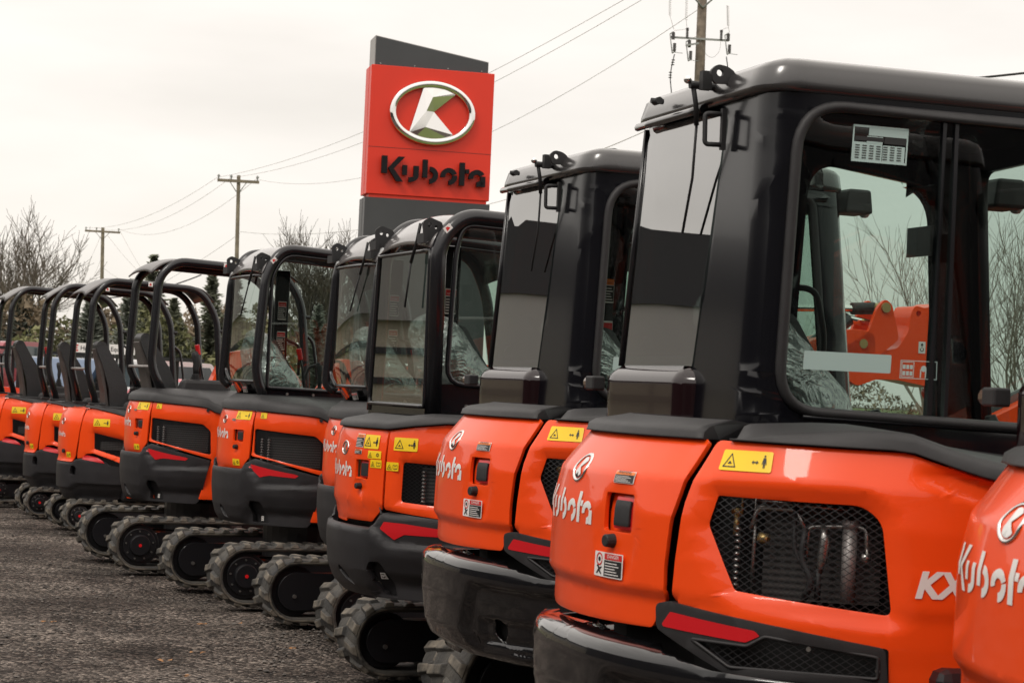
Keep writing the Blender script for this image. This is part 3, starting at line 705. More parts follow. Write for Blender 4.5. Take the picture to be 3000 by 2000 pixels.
    # glossy ledge below the rear glass
    LL = Line2([(-.40, .86), (-.70, .86)]+[(-.735-.07*math.sin(R(a)), .79+.07*math.cos(R(a))) for a in range(0, 91, 10)]+[(-.805, .77), (-.805, .30)]+[(-.775-.03*math.cos(R(a)), .25-.03*math.sin(R(a))) for a in range(0, 91, 15)]+[(-.75, .198)])
    Lt = LL.s[-1]; lo_ = interp([(1.50, 0), (1.648, 0), (1.658, -.006), (1.675, -.018), (1.692, -.048)])
    lg = skin('rear_ledge', Surf(LL, lambda s, z: lo_(z)), [(0, 1.49), (Lt, 1.49), (Lt, 1.692), (0, 1.692)], root, 'ledge_gloss', step=.03, zstep=.012, th=.02, bev=0)
    bm = bmesh.new(); box(bm, (-.80, .935, 1.632), (.045, .07, .045)); ml = bevel(fin(bm, 'rear_marker', 'rubber', root), .006)
    bm = bmesh.new(); cyl(bm, (-.80, .965, 1.632), (-.80, .99, 1.632), .022, 12); fin(bm, 'marker_lens', 'lens_brown', ml)
    # roof
    bm = bmesh.new(); rows = []; n = 120
    for i in range(n):
        s = Ltot*i/n; _, nn = CLn.at(s); rear = max(0, -nn.x)**3; row = []
        for z, o_ in ((2.462, .004), (2.468, .012+.02*rear), (2.482, .014+.018*rear), (2.53, .010+.010*rear), (2.548, -.004+.004*rear), (2.560, -.035), (2.570, -.12), (2.576, -.3)):
            q, nn2 = CLn.at(s); v = xf(Vector((q.x+nn2.x*o_, q.y+nn2.y*o_, z))) if o_ > -.25 else Vector((-.08+(q.x+.08)*.45, .34+(q.y-.34)*.45, z)); row.append(bm.verts.new(v))
        rows.append(row)
    for i in range(n):
        A, B = rows[i], rows[(i+1) % n]
        for j in range(7): bm.faces.new((A[j], B[j], B[j+1], A[j+1])).smooth = True
    bm.faces.new([r_[-1] for r_ in rows]).smooth = True; 
    rf = fin(bm, 'roof', 'roof_paint', root)
    bm = bmesh.new(); tube(bm, [K.map(sR(y), 2.456, .034) for y in (.83, .7, .5, .35, .24)], .012, 8, flat=1.3); fin(bm, 'rain_gutter', 'gloss_black', rf)
    for yy in (.08,):
        pl = rpoly([(-.045, -.05), (.05, -.045), (.075, .02), (.03, .05), (-.03, .06), (-.07, .02)], .02); bm = bmesh.new()
        fill2d(bm, [pl, disc(-.015, .012, .020, 14)]); g = bmesh.ops.extrude_face_region(bm, geom=bm.faces[:]); nv = {v for v in g['geom'] if isinstance(v, bmesh.types.BMVert)}
        for v in bm.verts: v.co = Vector((-.765+v.co.x*.55, yy+(.014 if v in nv else 0), 2.535+v.co.y*.52))
        fin(bm, 'lifting_eye', 'plastic', rf)
    # wiper and handle
    bm = bmesh.new(); tube(bm, [(-.815, .180, 2.515), (-.80, .188, 2.46), (-.79, .200, 2.40)], .008, 8); tube(bm, [(-.79, .200, 2.40), (-.775, .25, 2.25), (-.772, .315, 2.09)], .0042, 6)
    cyl(bm, (-.825, .180, 2.515), (-.74, .180, 2.515), .012, 12); box(bm, (-.79, .145, 2.525), (.03, .026, .055)); wp = fin(bm, 'wiper', 'rubber', root)
    bm = bmesh.new(); bmesh.ops.create_icosphere(bm, subdivisions=2, radius=.013, matrix=Matrix.Translation((-.83, .185, 2.53))); fin(bm, 'wiper_cap', 'chrome', wp, smooth=True)
    bm = bmesh.new(); tube(bm, [(-.79, .50, 2.51), (-.79, .54, 2.51)], .012, 8); tube(bm, [(-.77, .52, 2.51), (-.81, .52, 2.51)], .009, 8); fin(bm, 'washer_nozzle', 'rubber', root)
    bm = bmesh.new(); tube(bm, fillet([(-.745, .10, 2.425), (-.80, .115, 2.425), (-.80, .110, 2.335), (-.75, .095, 2.335)], .012), .0075, 6); box(bm, (-.75, .095, 2.38), (.014, .016, .12)); fin(bm, 'grab_handle', 'rubber', root)
    # inside the cab
    seat(root, (-.30, .36, 1.10), 1.0, film=True)
    for (x, y, z) in ((.60, .80, 2.34), (.50, -.05, 2.44)):
        bm = bmesh.new(); box(bm, (x, y, z), (.13, .16, .10), taper=(.8, 1)); wl = bevel(fin(bm, 'work_light', 'plastic', root), .012)
        bm = bmesh.new(); cyl(bm, (x+.06, y, z-.02), (x+.075, y, z-.02), .04, 14); fin(bm, 'lamp_lens', 'white', wl)
    bm = bmesh.new(); tube(bm, fillet([(-.17, .84, 1.98), (-.08, .80, 1.98), (-.04, .80, 1.80), (-.06, .82, 1.62)], .06), .011, 8); fin(bm, 'door_handle_bar', 'rubber', root)
    bm = bmesh.new(); box(bm, (-.22, .80, 2.0), (.035, .03, .62)); fin(bm, 'belt_post', 'rubber', root)
    pl = Plane((-.235, .78, 1.6), (1, 0, 0), (0, 0, 1)); notice(pl, (-.02, .40), .05, .11, root, 'WARNING', 2); notice(pl, (-.02, .12), .05, .20, root, 'DANGER', 3)
    levers(root, (.12, -.02, 1.35), (.12, .70, 1.35)); 
    bm = bmesh.new(); box(bm, (.30, .80, 2.16), (.012, .16, .10)); fin(bm, 'mirror', 'rubber', root)
    bm = bmesh.new(); box(bm, (.1, 0, .78), (1.3, 1.84, .36)); box(bm, (0, .34, 1.2), (1.15, .98, .42)); bevel(fin(bm, 'platform', 'frame_black', root), .03)
    undercarriage(root, -.63, .78, .285, .40, .98, .62, 3)
    boom(root, [(.75, .95, .14), (1.15, 1.42, .15), (1.75, 1.70, .16), (2.6, 1.45, .13)], .22, -.1, [(2.5, 1.5, .12), (2.75, 1.0, .10), (2.9, .55, .07)], (2.75, .36, .30))
    return root

def seat(root, p, k=1, film=False, w=.44, back=None):
    """padded backrest leaning back, cushion, and pale rear shell"""
    x, y, z = p
    prof = back or [(-.225, .73), (-.19, .775), (-.13, .765), (-.05, .62), (.045, .47), (.115, .30), (.10, .10), (.0, .02), (-.06, .04), (-.08, .28), (-.155, .53), (-.215, .67)]
    o = prism('seat_backrest', rpoly([(x+a*k, z+b*k) for a, b in prof], .03), y-w/2*k, y+w/2*k, 'seat_vinyl', root, .045*k, 4)
    prism('seat_shell', rpoly([(x+a*k, z+b*k) for a, b in [(-.232, .69), (-.20, .70), (-.13, .45), (-.07, .10), (-.10, .05), (-.12, .25), (-.185, .52)]], .01), y-w*.40*k, y+w*.40*k, 'seat_shell', o, .004)
    prism('seat_cushion', rpoly([(x+a*k, z+b*k) for a, b in [(-.08, .0), (.42, .02), (.44, .12), (.36, .15), (.0, .12), (-.08, .08)]], .03), y-w/2*k, y+w/2*k, 'seat_vinyl', root, .03*k, 3)
    for q_ in COL.objects:
        if q_.name.startswith(('seat_backrest', 'seat_shell')) and 'tp' not in q_:
            q_['tp'] = 1
            for v in q_.data.vertices: t_ = max(0, min(1, (v.co.z-z)/(.75*k))); v.co.y = y+(v.co.y-y)*(1-.42*t_**1.6)
    if film:
        rnd = random.Random(int(x*100)); bm = bmesh.new(); bmesh.ops.create_grid(bm, x_segments=1, y_segments=1, size=1); bm.free(); bm = bmesh.new()
        n, m = 26, 22; V = []
        for i in range(n):
            a = 2*math.pi*i/n; row = []
            for j in range(m):
                t = j/(m-1); rr = (1-t**5)**.5 if t < 1 else 0; lean = -.30*t+.02
                q = Vector((x+(lean+.20*math.cos(a)*max(.05, rr)*(1.15-.35*t))*k, y+.29*math.sin(a)*max(.03, rr)*k, z+(.12+.72*t)*k))
                d = noise.noise(q*4.5)*.060+noise.noise(q*11)*.012; q += Vector((math.cos(a), math.sin(a), .2))*d*k; row.append(bm.verts.new(q))
            V.append(row)
        for i in range(n):
            for j in range(m-1): bm.faces.new((V[i][j], V[(i+1) % n][j], V[(i+1) % n][j+1], V[i][j+1])).smooth = True
        fin(bm, 'protective_film', 'plastic_film', root)
    return o
def levers(root, *ps, red=None):
    for (x, y, z) in ps:
        bm = bmesh.new(); box(bm, (x, y, z-.12), (.30, .13, .16), taper=(.8, .85)); c = bevel(fin(bm, 'control_console', 'plastic', root), .02)
        bm = bmesh.new()
        for k in range(5): cyl(bm, (x, y, z-.04+.018*k), (x, y, z-.030+.018*k), .050-.006*k, 14); cyl(bm, (x, y, z-.032+.018*k), (x, y, z-.022+.018*k), .036-.005*k, 12)
        tube(bm, [(x, y, z+.04), (x, y, z+.09), (x+.005, y, z+.14), (x-.01, y, z+.20), (x-.02, y, z+.235)], [.013, .020, .024, .026, .016], 10)
        fin(bm, 'joystick', 'rubber', c)
    if red:
        x, y, z = red; bm = bmesh.new(); cyl(bm, (x+.06, y, z-.25), (x, y, z), .008, 8); l = fin(bm, 'safety_lever', 'tube_black', root)
        bm = bmesh.new(); cyl(bm, (x+.008, y, z-.03), (x-.014, y, z+.055), .018, 10, .022); bevel(fin(bm, 'lever_grip', 'lever_red', l), .005)
# ------------------------------------------------------------------ smaller machines
def tube_arch(root, name, y, path, r, rad, yb=None, mats='tube_black', flat=1.0):
    bm = bmesh.new(); pts = fillet([(x, y+(dy if dy else 0), z) for x, z, dy in path], rad, 8); tube(bm, pts, r, 12, flat=flat, side=(0, 1, 0)); return fin(bm, name, mats, root)
def sheet(root, name, path, y0, y1, mats, lip=0, rad=.12, bulge=.02, th=.012, inset=0, n=12):
    """roof sheet following a side path between two arches; lip = flare at the rear end"""
    P = fillet([(x, 0, z) for x, z in path], rad, 8); bm = bmesh.new(); rows = []
    for i, p in enumerate(P):
        k = max(0, 1-i/7)
        rows.append([bm.verts.new((p.x-(lip*k*(.3+.7*abs(2*j/n-1)) if lip else 0), y0+(y1-y0)*j/n, p.z+bulge*(1-(2*j/n-1)**2)-(lip*.5*k*abs(2*j/n-1)**3 if lip else 0)-inset)) for j in range(n+1)])
    for A, B in zip(rows, rows[1:]):
        for j in range(n): bm.faces.new((A[j], A[j+1], B[j+1], B[j])).smooth = True
    o = fin(bm, name, mats, root); m = o.modifiers.new('solid', 'SOLIDIFY'); m.thickness = th; m.offset = 0; return o
def excavator_small(loc, rz, D):
    """shared body of the smaller machines; D holds the kind's numbers"""
    root = empty('excavator', loc, rz); a, b, n = D['hood']; tab = interp(D['off']); sp = D['split']
    HL = body_line(a, b, n, .9); S = Surf(HL, lambda s, z: tab(z)*(1 if abs(s) < sp else .6))
    bon = skin('rear_bonnet', S, rpoly(sym(D['bonnet']), .012), root, 'orange', step=.035, holes=[latch_hole(D['latch'], *D['lsz'])] if D.get('latch') else [], emb=lambda s_, z_: -.012*max(0, min(1, (1.1-math.hypot((s_-D['knob'][0])/.055, (z_-D['knob'][1])/.045))*3)) if D.get('latch') else 0)
    hole = rpoly(D['hole'], D.get('hole_r', .02)); ho = D['hole']
    def e2(s, z): return -D.get('sink', .018)*max(0, 1-pdist((s, z), hole)/.035)
    p = skin('side_panel', S, rpoly(D['panel'], .012), root, 'orange', holes=[hole], emb=e2, step=.04)
    skin('side_panel', S, [(-q[0], q[1]) for q in D['panel'][::-1]], root, 'orange', step=.09)
    cx = sum(q[0] for q in ho)/len(ho); cz = sum(q[1] for q in ho)/len(ho)
    skin('grille', S, [(cx+(q[0]-cx)*1.04, cz+(q[1]-cz)*1.06) for q in hole], p, D.get('mesh', 'grille_fine'), th=0, base=-.02, uv=True, step=.06)
    core(root, a*.82, b*.78, D['zb']+.05, D['ztop']-.04, .5)
    bm = bmesh.new(); s0, s1, z0, z1 = D['rad']
    g = [[bm.verts.new(S.map(s0+(s1-s0)*i/8, z0+(z1-z0)*j, -.075)) for j in range(2)] for i in range(9)]
    for i in range(8): bm.faces.new((g[i][0], g[i+1][0], g[i+1][1], g[i][1]))
    fin(bm, 'radiator', 'fins', root)
    bm = bmesh.new()
    for q in D.get('coils', ()):
        for k in range(int((z1-z0)/.018)): zz = z0+.018*k; tube(bm, [S.map(q, zz, -.055), S.map(q, zz+.010, -.055)], [.014, .009], 8)
    if D.get('coils'): fin(bm, 'coil_spring', 'steel', root)
    CL = body_line(*D['ctw'], .2); ct = interp(D['coff']); rz_, rs_ = D['rise']; CS = Surf(CL, lambda s, z: ct(z-rz_*max(0, min(1, (abs(s)-rs_)/.07))))
    cr_ = D['crease']
    def e3(s, z):
        s = abs(s); q = 0
        if s > cr_[0][0]:
            lim = interp([(x, y) for x, y in cr_])(s); q = -.022*max(0, min(1, (z-lim)/.02))
        for (h0, h1, k0, k1) in D.get('dents', ()):
            if h0 < s < h1 and k0 < z < k1: q -= .04*min(1, (s-h0)/.02, (h1-s)/.02)*min(1, (k1-z)/.04, (z-k0)/.02 if k0 > D['zb']+.02 else 1)
        return q
    slots = [rpoly(q, .012) for q in D.get('slots', ())]
    cw = skin('counterweight', CS, rpoly(sym(D['cw']), .008), root, 'ctw_matte', holes=slots, emb=e3, step=.035, zstep=.018, th=.04, bev=.012)
    for q in D.get('slots', ()):
        mx_ = sum(v[0] for v in q)/len(q); mz_ = sum(v[1] for v in q)/len(q); skin('tie_down_recess', CS, [(mx_+(v[0]-mx_)*1.25, mz_+(v[1]-mz_)*1.2) for v in q], cw, 'ctw_matte', th=0, base=-.055, step=.05)
    CS2 = Surf(CL, CS.off)
    CR = Surf(CL, lambda s, z: CS.off(s, z)+e3(s, z)); shapes('reflector', CR, (0, 0), [([rpoly(D['refl'], .006)], 0, 0)], cw, ['red_trim'], e=.003, step=.018)
    if D.get('wlabel'):
        q = D['wlabel']; shapes('tie_down_label', CS2, q, [([rect(.026, .032)], 0, 0), ([arc(.013, .014, .005, .008, 180, 360)], 1, .001), ([rect(.016, .003, .005, .022)], 1, .001)], cw, ['white', 'sticker_black'], e=-.048)
    if D.get('badge'): emblem(S, D['badge'][0], D['badge'][1], bon)
    w = D['word']; word(S, (w[0], w[1]), w[2], bon)
    if D.get('latch'): recess_latch(S, bon, D['latch'], D['lsz'][0], D['lsz'][1], D['knob'])
    for q in D['stk']:
        par = bon if q[1] < sp else p
        if q[0] == 'wide': warn_wide(S, (q[1], q[2]), q[3], q[4], par)
        elif q[0] == 'small': warn_small(S, (q[1], q[2]), q[3], q[4], par, q[5])
        elif q[0] == 'note': notice(S, (q[1], q[2]), q[3], q[4], par, q[5], q[6])
    # lower floor and skirt
    bm = bmesh.new(); box(bm, (.30, 0, D['zb']+.12), (.9, b*1.9, .20)); bevel(fin(bm, 'platform', 'frame_black', root), .03)
    t = D['track']; undercarriage(root, -t[0], t[0]+.1, t[1], t[2], t[3], D['zb'], int(a*1000))
    bp = D['boom']; boom(root, *bp)
    return root, S, bon, p
def inn_rect(S, zt, x0, x1, y0, y1, ins=-.05, rise=0):
    def f(s):
        q = S.map(s, zt, ins); return (max(x0, min(x1, q.x)), max(y0, min(y1, q.y)), zt+rise)
    return f

OFFB = [(.93, -.02), (.96, -.008), (1.0, 0), (1.22, 0), (1.30, -.012), (1.37, -.035)]
B = dict(hood=(.68, .74, 2.1), off=OFFB, split=.41, ztop=1.37, zb=.56,
    bonnet=[(0, .945), (.30, .948), (.385, 1.025), (.395, 1.18), (.405, 1.365)],
    panel=[(.408, 1.045), (.60, 1.02), (.985, .925), (.89, .60), (1.65, .60), (1.65, 1.20), (1.30, 1.24), (.99, 1.302), (.92, 1.335), (.80, 1.345), (.425, 1.362)],
    hole=[(.425, 1.238), (.90, 1.205), (.965, 1.150), (.975, .96), (.425, 1.060)], rad=(.50, .95, .98, 1.19), coils=(.46, .525), mesh='grille_fine', sink=.010,
    ctw=(.705, .77, 2.1), coff=[(.555, -.07), (.60, -.035), (.68, -.012), (.80, 0), (.92, 0), (.945, -.008), (.96, -.03)], crease=[(.37, 1.01), (.40, .985), (.525, .822), (.98, .838), (1.2, .84)],
    cw=[(0, .56), (.90, .56), (.94, .60), (1.01, .915), (.46, 1.028), (.41, 1.008), (.33, .948), (0, .948)],
    refl=[(.43, .986), (.63, .955), (.80, .932), (.826, .923), (.80, .906), (.60, .915), (.555, .907), (.52, .898), (.42, .965)], slots=([(.425, .575), (.585, .575), (.545, .70), (.52, .728), (.43, .728), (.415, .70)], [(.075, .60), (.15, .585), (.10, .66), (.05, .685), (.035, .66)]), wlabel=(.470, .588), rise=(.085, .34),
    badge=((.010, 1.292), .031), word=(-.215, 1.155), latch=(.262, 1.18), lsz=(.088, .066), knob=(.232, 1.10),
    stk=[('wide', .20, 1.297, .175, .060), ('small', .474, 1.312, .054, .042, 0), ('small', .20, .968, .088, .046, 1), ('note', .150, 1.284, .05, .018, 'WARNING', 2)],
    track=(.70, .202, .30, .775), boom=([(.60, .8, .10), (.85, 1.2, .11), (1.15, 1.68, .13), (1.7, 1.62, .12), (2.2, 1.2, .10)], .18, -.1, [(2.1, 1.35, .10), (2.35, .85, .08), (2.4, .5, .06)], (2.25, .32, .25)))
B['word'] = (-.215, 1.155, .076)
def body_B(loc, rz):
    root, S, bon, p = excavator_small(loc, rz, B)
    zf = interp([(-.5, 1.368), (.42, 1.368), (.80, 1.350), (.93, 1.338), (1.0, 1.300), (1.3, 1.24), (1.6, 1.2)])
    deck('deck_cover', S, -.95, 1.6, zf, inn_rect(S, 1.44, -.45, .7, -.15, .60, rise=.04), 'plastic', root, rise_=.075, inset=-.004, n=50)
    bm = bmesh.new(); cyl(bm, S.map(.935, 1.318, -.01), S.map(.935, 1.318, .012), .013, 10); fin(bm, 'bolt', 'rubber', p)
    return root, S
def cab_tube(root, yr, yl, xr, z0, zt, ztop, xf, r, gz0, kind='B'):
    """rounded cab: two tube arches, curved roof sheet, glazed rear and side"""
    dl = .11
    if kind == 'B': path = [(xr+.05, z0, 0), (xr-.025, z0+.20, 0), (xr+.02, zt-.02, 0), (xr+.13, ztop, 0), (xf-.12, ztop-.045, 0), (xf+.02, zt-.15, 0), (xf+.12, z0+.3, 0), (xf+.08, z0-.2, 0)]; rad = [.10, .10, .16, .18, .1, .05]
    else: path = [(xr+.04, z0, 0), (xr+.03, zt, 0), (xr+.15, ztop, 0), (xf-.1, ztop-.03, 0), (xf+.04, zt-.1, 0), (xf+.12, z0-.1, 0)]; rad = [.12, .14, .18, .1]
    A = tube_arch(root, 'cab_frame', yr, path, r, rad, flat=1.15)
    lp = [(x, z, dl*(1-(z-z0)/(ztop-z0))) for x, z, _ in (path[1:] if kind == 'B' else path)]
    if kind == 'B': lp[0] = (xr+.0, gz0+.01, dl*.85); lp.insert(0, (xr+.05, gz0-.035, dl*.55))
    if kind == 'B': rad = [.04]+rad[1:]
    L = tube_arch(root, 'cab_frame', yl, lp, r, rad, flat=1.15)
    rp = [(xr+.005, zt-.055)]+[(path[k][0], path[k][1]) for k in ((2, 3, 4) if kind == 'B' else (1, 2, 3))]
    rp = [(xr-.005, zt-.03), (xr+.015, zt+.02), (xr+.13, ztop-.01), (xf-.10, ztop-.04), (xf+.0, zt-.08)]
    sheet(root, 'roof', rp, yr+.01, yl, 'roof_gloss', rad=[.05, .13, .16], bulge=.035)
    # rear glass: leans with the left frame
    bm = bmesh.new(); n = 8
    def GP(u, v, e=0):
        z = gz0+(zt-.04-gz0)*v; yl_ = yl+dl*(1-(z-z0)/(ztop-z0))-.02; y = yl_+(yr+.02-yl_)*u; bulge = .035*(1-(2*u-1)**2) if kind == 'B' else .01
        if kind == 'B' and v < .16: k = (1-v/.16)**2; y = y+(.45*(yr+yl)-y)*k*.30
        return Vector((xr+.012-bulge-.005*v-e, y, z))
    V = [[bm.verts.new(GP(i/12, j/16)) for j in range(17)] for i in range(13)]
    for i in range(12):
        for j in range(16): bm.faces.new((V[i][j], V[i+1][j], V[i+1][j+1], V[i][j+1])).smooth = True
    g = fin(bm, 'rear_window', 'glass_rear', root)
    bm = bmesh.new(); rim = [GP(i/12, 0, .002) for i in range(13)]+[GP(1, j/16, .002) for j in range(1, 17)]+[GP(1-i/12, 1, .002) for i in range(1, 13)]+[GP(0, 1-j/16, .002) for j in range(1, 17)]
    tube(bm, rim+[rim[1]], .012, 6, caps=False); fin(bm, 'window_frame', 'tube_black', g)
    # panel below the rear glass
    if kind == 'B':
        bm = bmesh.new(); A_ = [bm.verts.new(GP(i/6, 0, -.01)) for i in range(7)]; cy = (yr+yl)/2+.05
        B_ = [bm.verts.new((xr+.08, cy+(yl-yr)*.30*(1-i/3), z0+.0)) for i in range(7)]
        for i in range(6): bm.faces.new((A_[i], A_[i+1], B_[i+1], B_[i]))
        ch = fin(bm, 'rear_chin', 'gloss_black', root); pl = Plane((xr+.018, cy-.06, z0+.045), (0, -1, .05), (-.35, 0, 1)); notice(pl, (0, 0), .10, .045, ch, 'DANGER', 3)
    else:
        bm = bmesh.new(); box(bm, (xr+.02, (yr+yl+.10)/2+.02, z0+.01), (.02, yl-yr+.12, .09)); bevel(fin(bm, 'rear_panel', 'cab_black', root), .006)
    # side window
    xw0 = xr+.065 if kind == 'B' else xr+.105; zb_ = 1.53 if kind == 'B' else 1.61
    W_ = rpoly([(xw0, zb_), (xf+.03, zb_-.02), (xf-.03, zt-.02), (xf-.14, ztop-.08), (xr+.16, ztop-.045), (xw0+(.0 if kind == 'B' else .02), zt-.04)], [.02, .03, .08, .08, .12, .10] if kind == 'B' else [.10, .03, .08, .08, .12, .10])
    pl = Plane((0, yr, 0), (1, 0, 0), (0, 0, 1)); sw = shapes('side_window', pl, (0, 0), [([W_], 0, 0)], root, ['glass'], e=.0, step=.5)
    bm = bmesh.new(); tube(bm, [Vector((x, yr-.004, z)) for x, z in W_+W_[:2]], .014, 8, caps=False); fin(bm, 'window_frame', 'tube_black', sw)
    prism('side_sill', [(xr+.03, z0-.0), (xf+.10, z0-.0), (xf+.08, zb_), (xr+.05, zb_)], yr+.0, yr+.03, 'cab_black', root, .004)
    bm = bmesh.new()
    for x in (xr+.22, xr+.42): cyl(bm, (x, yr-.002, z0+.05), (x, yr-.010, z0+.05), .010, 8)
    fin(bm, 'bolt', 'steel', sw)
    # front glass and floor pan, far side post with notices
    bm = bmesh.new(); q = [(xf-.06, yr, ztop-.12), (xf-.06, yl, ztop-.12), (xf+.10, yl+.08, z0+.1), (xf+.10, yr, z0+.1)]; bm.faces.new([bm.verts.new(v) for v in q]); fin(bm, 'windscreen', 'glass', root)
    yp = yl+.02; bm = bmesh.new(); xm = xr+.42; box(bm, (xm, yp, (z0+zt)/2+.05), (.11, .04, zt-z0+.0)); dp = bevel(fin(bm, 'door_post', 'cab_black', root), .01)
    pl = Plane((xm-.035, yp-.022, 0), (1, 0, 0), (0, 0, 1))
    notice(pl, (0, zt-.33), .065, .14, dp, 'DANGER', 3); notice(pl, (0, zt-.56), .065, .14, dp, 'DANGER', 3); notice(pl, (0, zt-.66), .065, .085, dp, 'WARNING', 2)
    bm = bmesh.new(); box(bm, ((xr+xf)/2+.1, (yr+yl)/2, z0-.03), (xf-xr, yl-yr, .10)); fin(bm, 'cab_floor', 'dark', root)
    bm = bmesh.new(); box(bm, (xr+.22, yp, (z0+zt)/2), (.40, .012, zt-z0-.1)); bm.free()
    bm = bmesh.new(); tube(bm, fillet([(xm+.04, yp-.02, zt-.48), (xm+.15, yp-.03, zt-.52), (xm+.15, yp-.03, zt-.75)], .05), .012, 8); fin(bm, 'grab_bar', 'rubber', root)
    bm = bmesh.new(); tube(bm, fillet([(xf-.04, yp, z0+.12), (xf-.16, yp, z0+.32), (xf-.42, yp, z0+.26), (xf-.46, yp, z0+.10)], .04), .012, 8); fin(bm, 'guard_bar', 'rubber', root)
    # wiper, brackets
    bm = bmesh.new(); y0 = yr+.12; zt_ = zt+.10
    cyl(bm, (xr+.05, y0-.03, zt_), (xr-.02, y0, zt_-.01), .018, 10); tube(bm, [(xr-.03, y0, zt_), (xr-.035, y0+.03, zt_-.09), (xr-.045, y0+.08, zt_-.20)], .009, 8); tube(bm, [(xr-.045, y0+.08, zt_-.20), (xr-.05, y0+(.22 if kind == 'B' else .13), zt_-.43)], .0055, 6); fin(bm, 'wiper', 'rubber', root)
    for yy, sc in ((yr+.04, 1), (yl-.02, 1.0)):
        bm = bmesh.new(); pl_ = rpoly([(-.05, -.06), (.05, -.02), (.06, .05), (-.02, .075), (-.06, .05)], .015); fill2d(bm, [pl_, disc(-.02, .035, .012, 10), disc(.02, .025, .010, 10)]); gg = bmesh.ops.extrude_face_region(bm, geom=bm.faces[:]); nv = {v for v in gg['geom'] if isinstance(v, bmesh.types.BMVert)}
        for v in bm.verts: v.co = Vector((xr+.01+v.co.x*.9, yy+(.012 if v in nv else 0), zt+.055+v.co.y))
        box(bm, (xr-.035, yy+.03, zt+.02), (.02, .10, .05)); fin(bm, 'lifting_bracket', 'rubber', root)
    pl = Plane((xr+.055, yr-r*1.05, zt+.045), (.72, 0, .69), (-.69, 0, .72)); shapes('lifting_label', pl, (0, 0), [([rect(.045, .032)], 0, 0), ([[(.010, .006), (.034, .010), (.026, .024), (.014, .026)]], 1, .001)], root, ['white', 'sticker_red'])

def canopy(root, yr, yl, xr, z0, zk, zt, ztop, xf, r, lip=.03):
    path = [(xr+.09, z0, 0), (xr-.015, zk, 0), (xr+.02, zt, 0), (xr+.16, ztop, 0), (xf-.12, ztop-.035, 0), (xf+.05, zt-.15, 0), (xf+.12, z0+.15, 0), (xf+.12, z0-.2, 0)]; rad = [.10, .10, .17, .18, .12, .05]
    tube_arch(root, 'canopy_frame', yr, path, r, rad); tube_arch(root, 'canopy_frame', yl, path, r, rad)
    rp = [(xr-.02, zt+.03), (xr+.04, zt+.10), (xr+.17, ztop+.012), (xf-.11, ztop-.02), (xf+.02, zt+.02)]
    sheet(root, 'canopy_roof', rp, yr+.0, yl, 'canopy_paint', lip=lip, rad=[.06, .10, .12], bulge=.022)
    bm = bmesh.new(); tube(bm, [(xr-.01, yr, zk-.01), (xr-.03, (yr+yl)/2, zk-.01), (xr-.01, yl, zk-.01)], .013, 8); fin(bm, 'cross_bar', 'grey_metal', root)
    bm = bmesh.new(); tube(bm, fillet([(xf+.07, yr+.01, zt-.40), (xf+.17, yr+.01, zt-.47), (xf+.22, yr+.01, zt-.75), (xf+.22, yr+.01, z0+.15)], .05), .014, 8); fin(bm, 'grab_bar', 'tube_black', root)
    bm = bmesh.new()
    for zz in (zt-.27,): cyl(bm, (xf+.07, yr, zz), (xf+.13, yr, zz), .016, 8)
    fin(bm, 'mirror_mount', 'rubber', root)
    for yy in (yr, yl):
        bm = bmesh.new(); box(bm, (xr+.10, yy, z0+.005), (.16, .10, .02)); bevel(fin(bm, 'post_foot', 'rubber', root), .006)
    pl = Plane((xr+.55, yr-r-.002, ztop-.035), (1, 0, -.04), (0, 0, 1)); shapes('lifting_label', pl, (0, 0), [([rect(.045, .045)], 0, 0), ([[(.010, .010), (.034, .010), (.026, .034), (.014, .030)]], 1, .001)], root, ['white', 'sticker_red'])
def console(root, x, y, z, k=1):
    bm = bmesh.new(); box(bm, (x, y, z-.05), (.55*k, .16, .22), taper=(.7, .8)); bevel(fin(bm, 'side_console', 'plastic', root), .03)

# --- kind B with a glazed cab, then with an open canopy
def excavator_medium_cab(loc, rz):
    root, S = body_B(loc, rz); cab_tube(root, -.15, .64, -.48, 1.44, 2.38, 2.545, .60, .036, 1.57)
    seat(root, (-.15, .25, 1.20), .9, film=True); levers(root, (.22, -.02, 1.50), (.22, .50, 1.50), red=(.08, .58, 1.78)); return root
def excavator_medium_canopy(loc, rz):
    root, S = body_B(loc, rz); canopy(root, -.20, .64, -.54, 1.455, 1.66, 2.40, 2.53, .66, .036)
    seat(root, (-.38, .22, 1.22), .92); levers(root, (-.12, -.02, 1.56), (.0, .52, 1.56), red=(-.06, .20, 1.80)); console(root, -.05, -.03, 1.50); return root

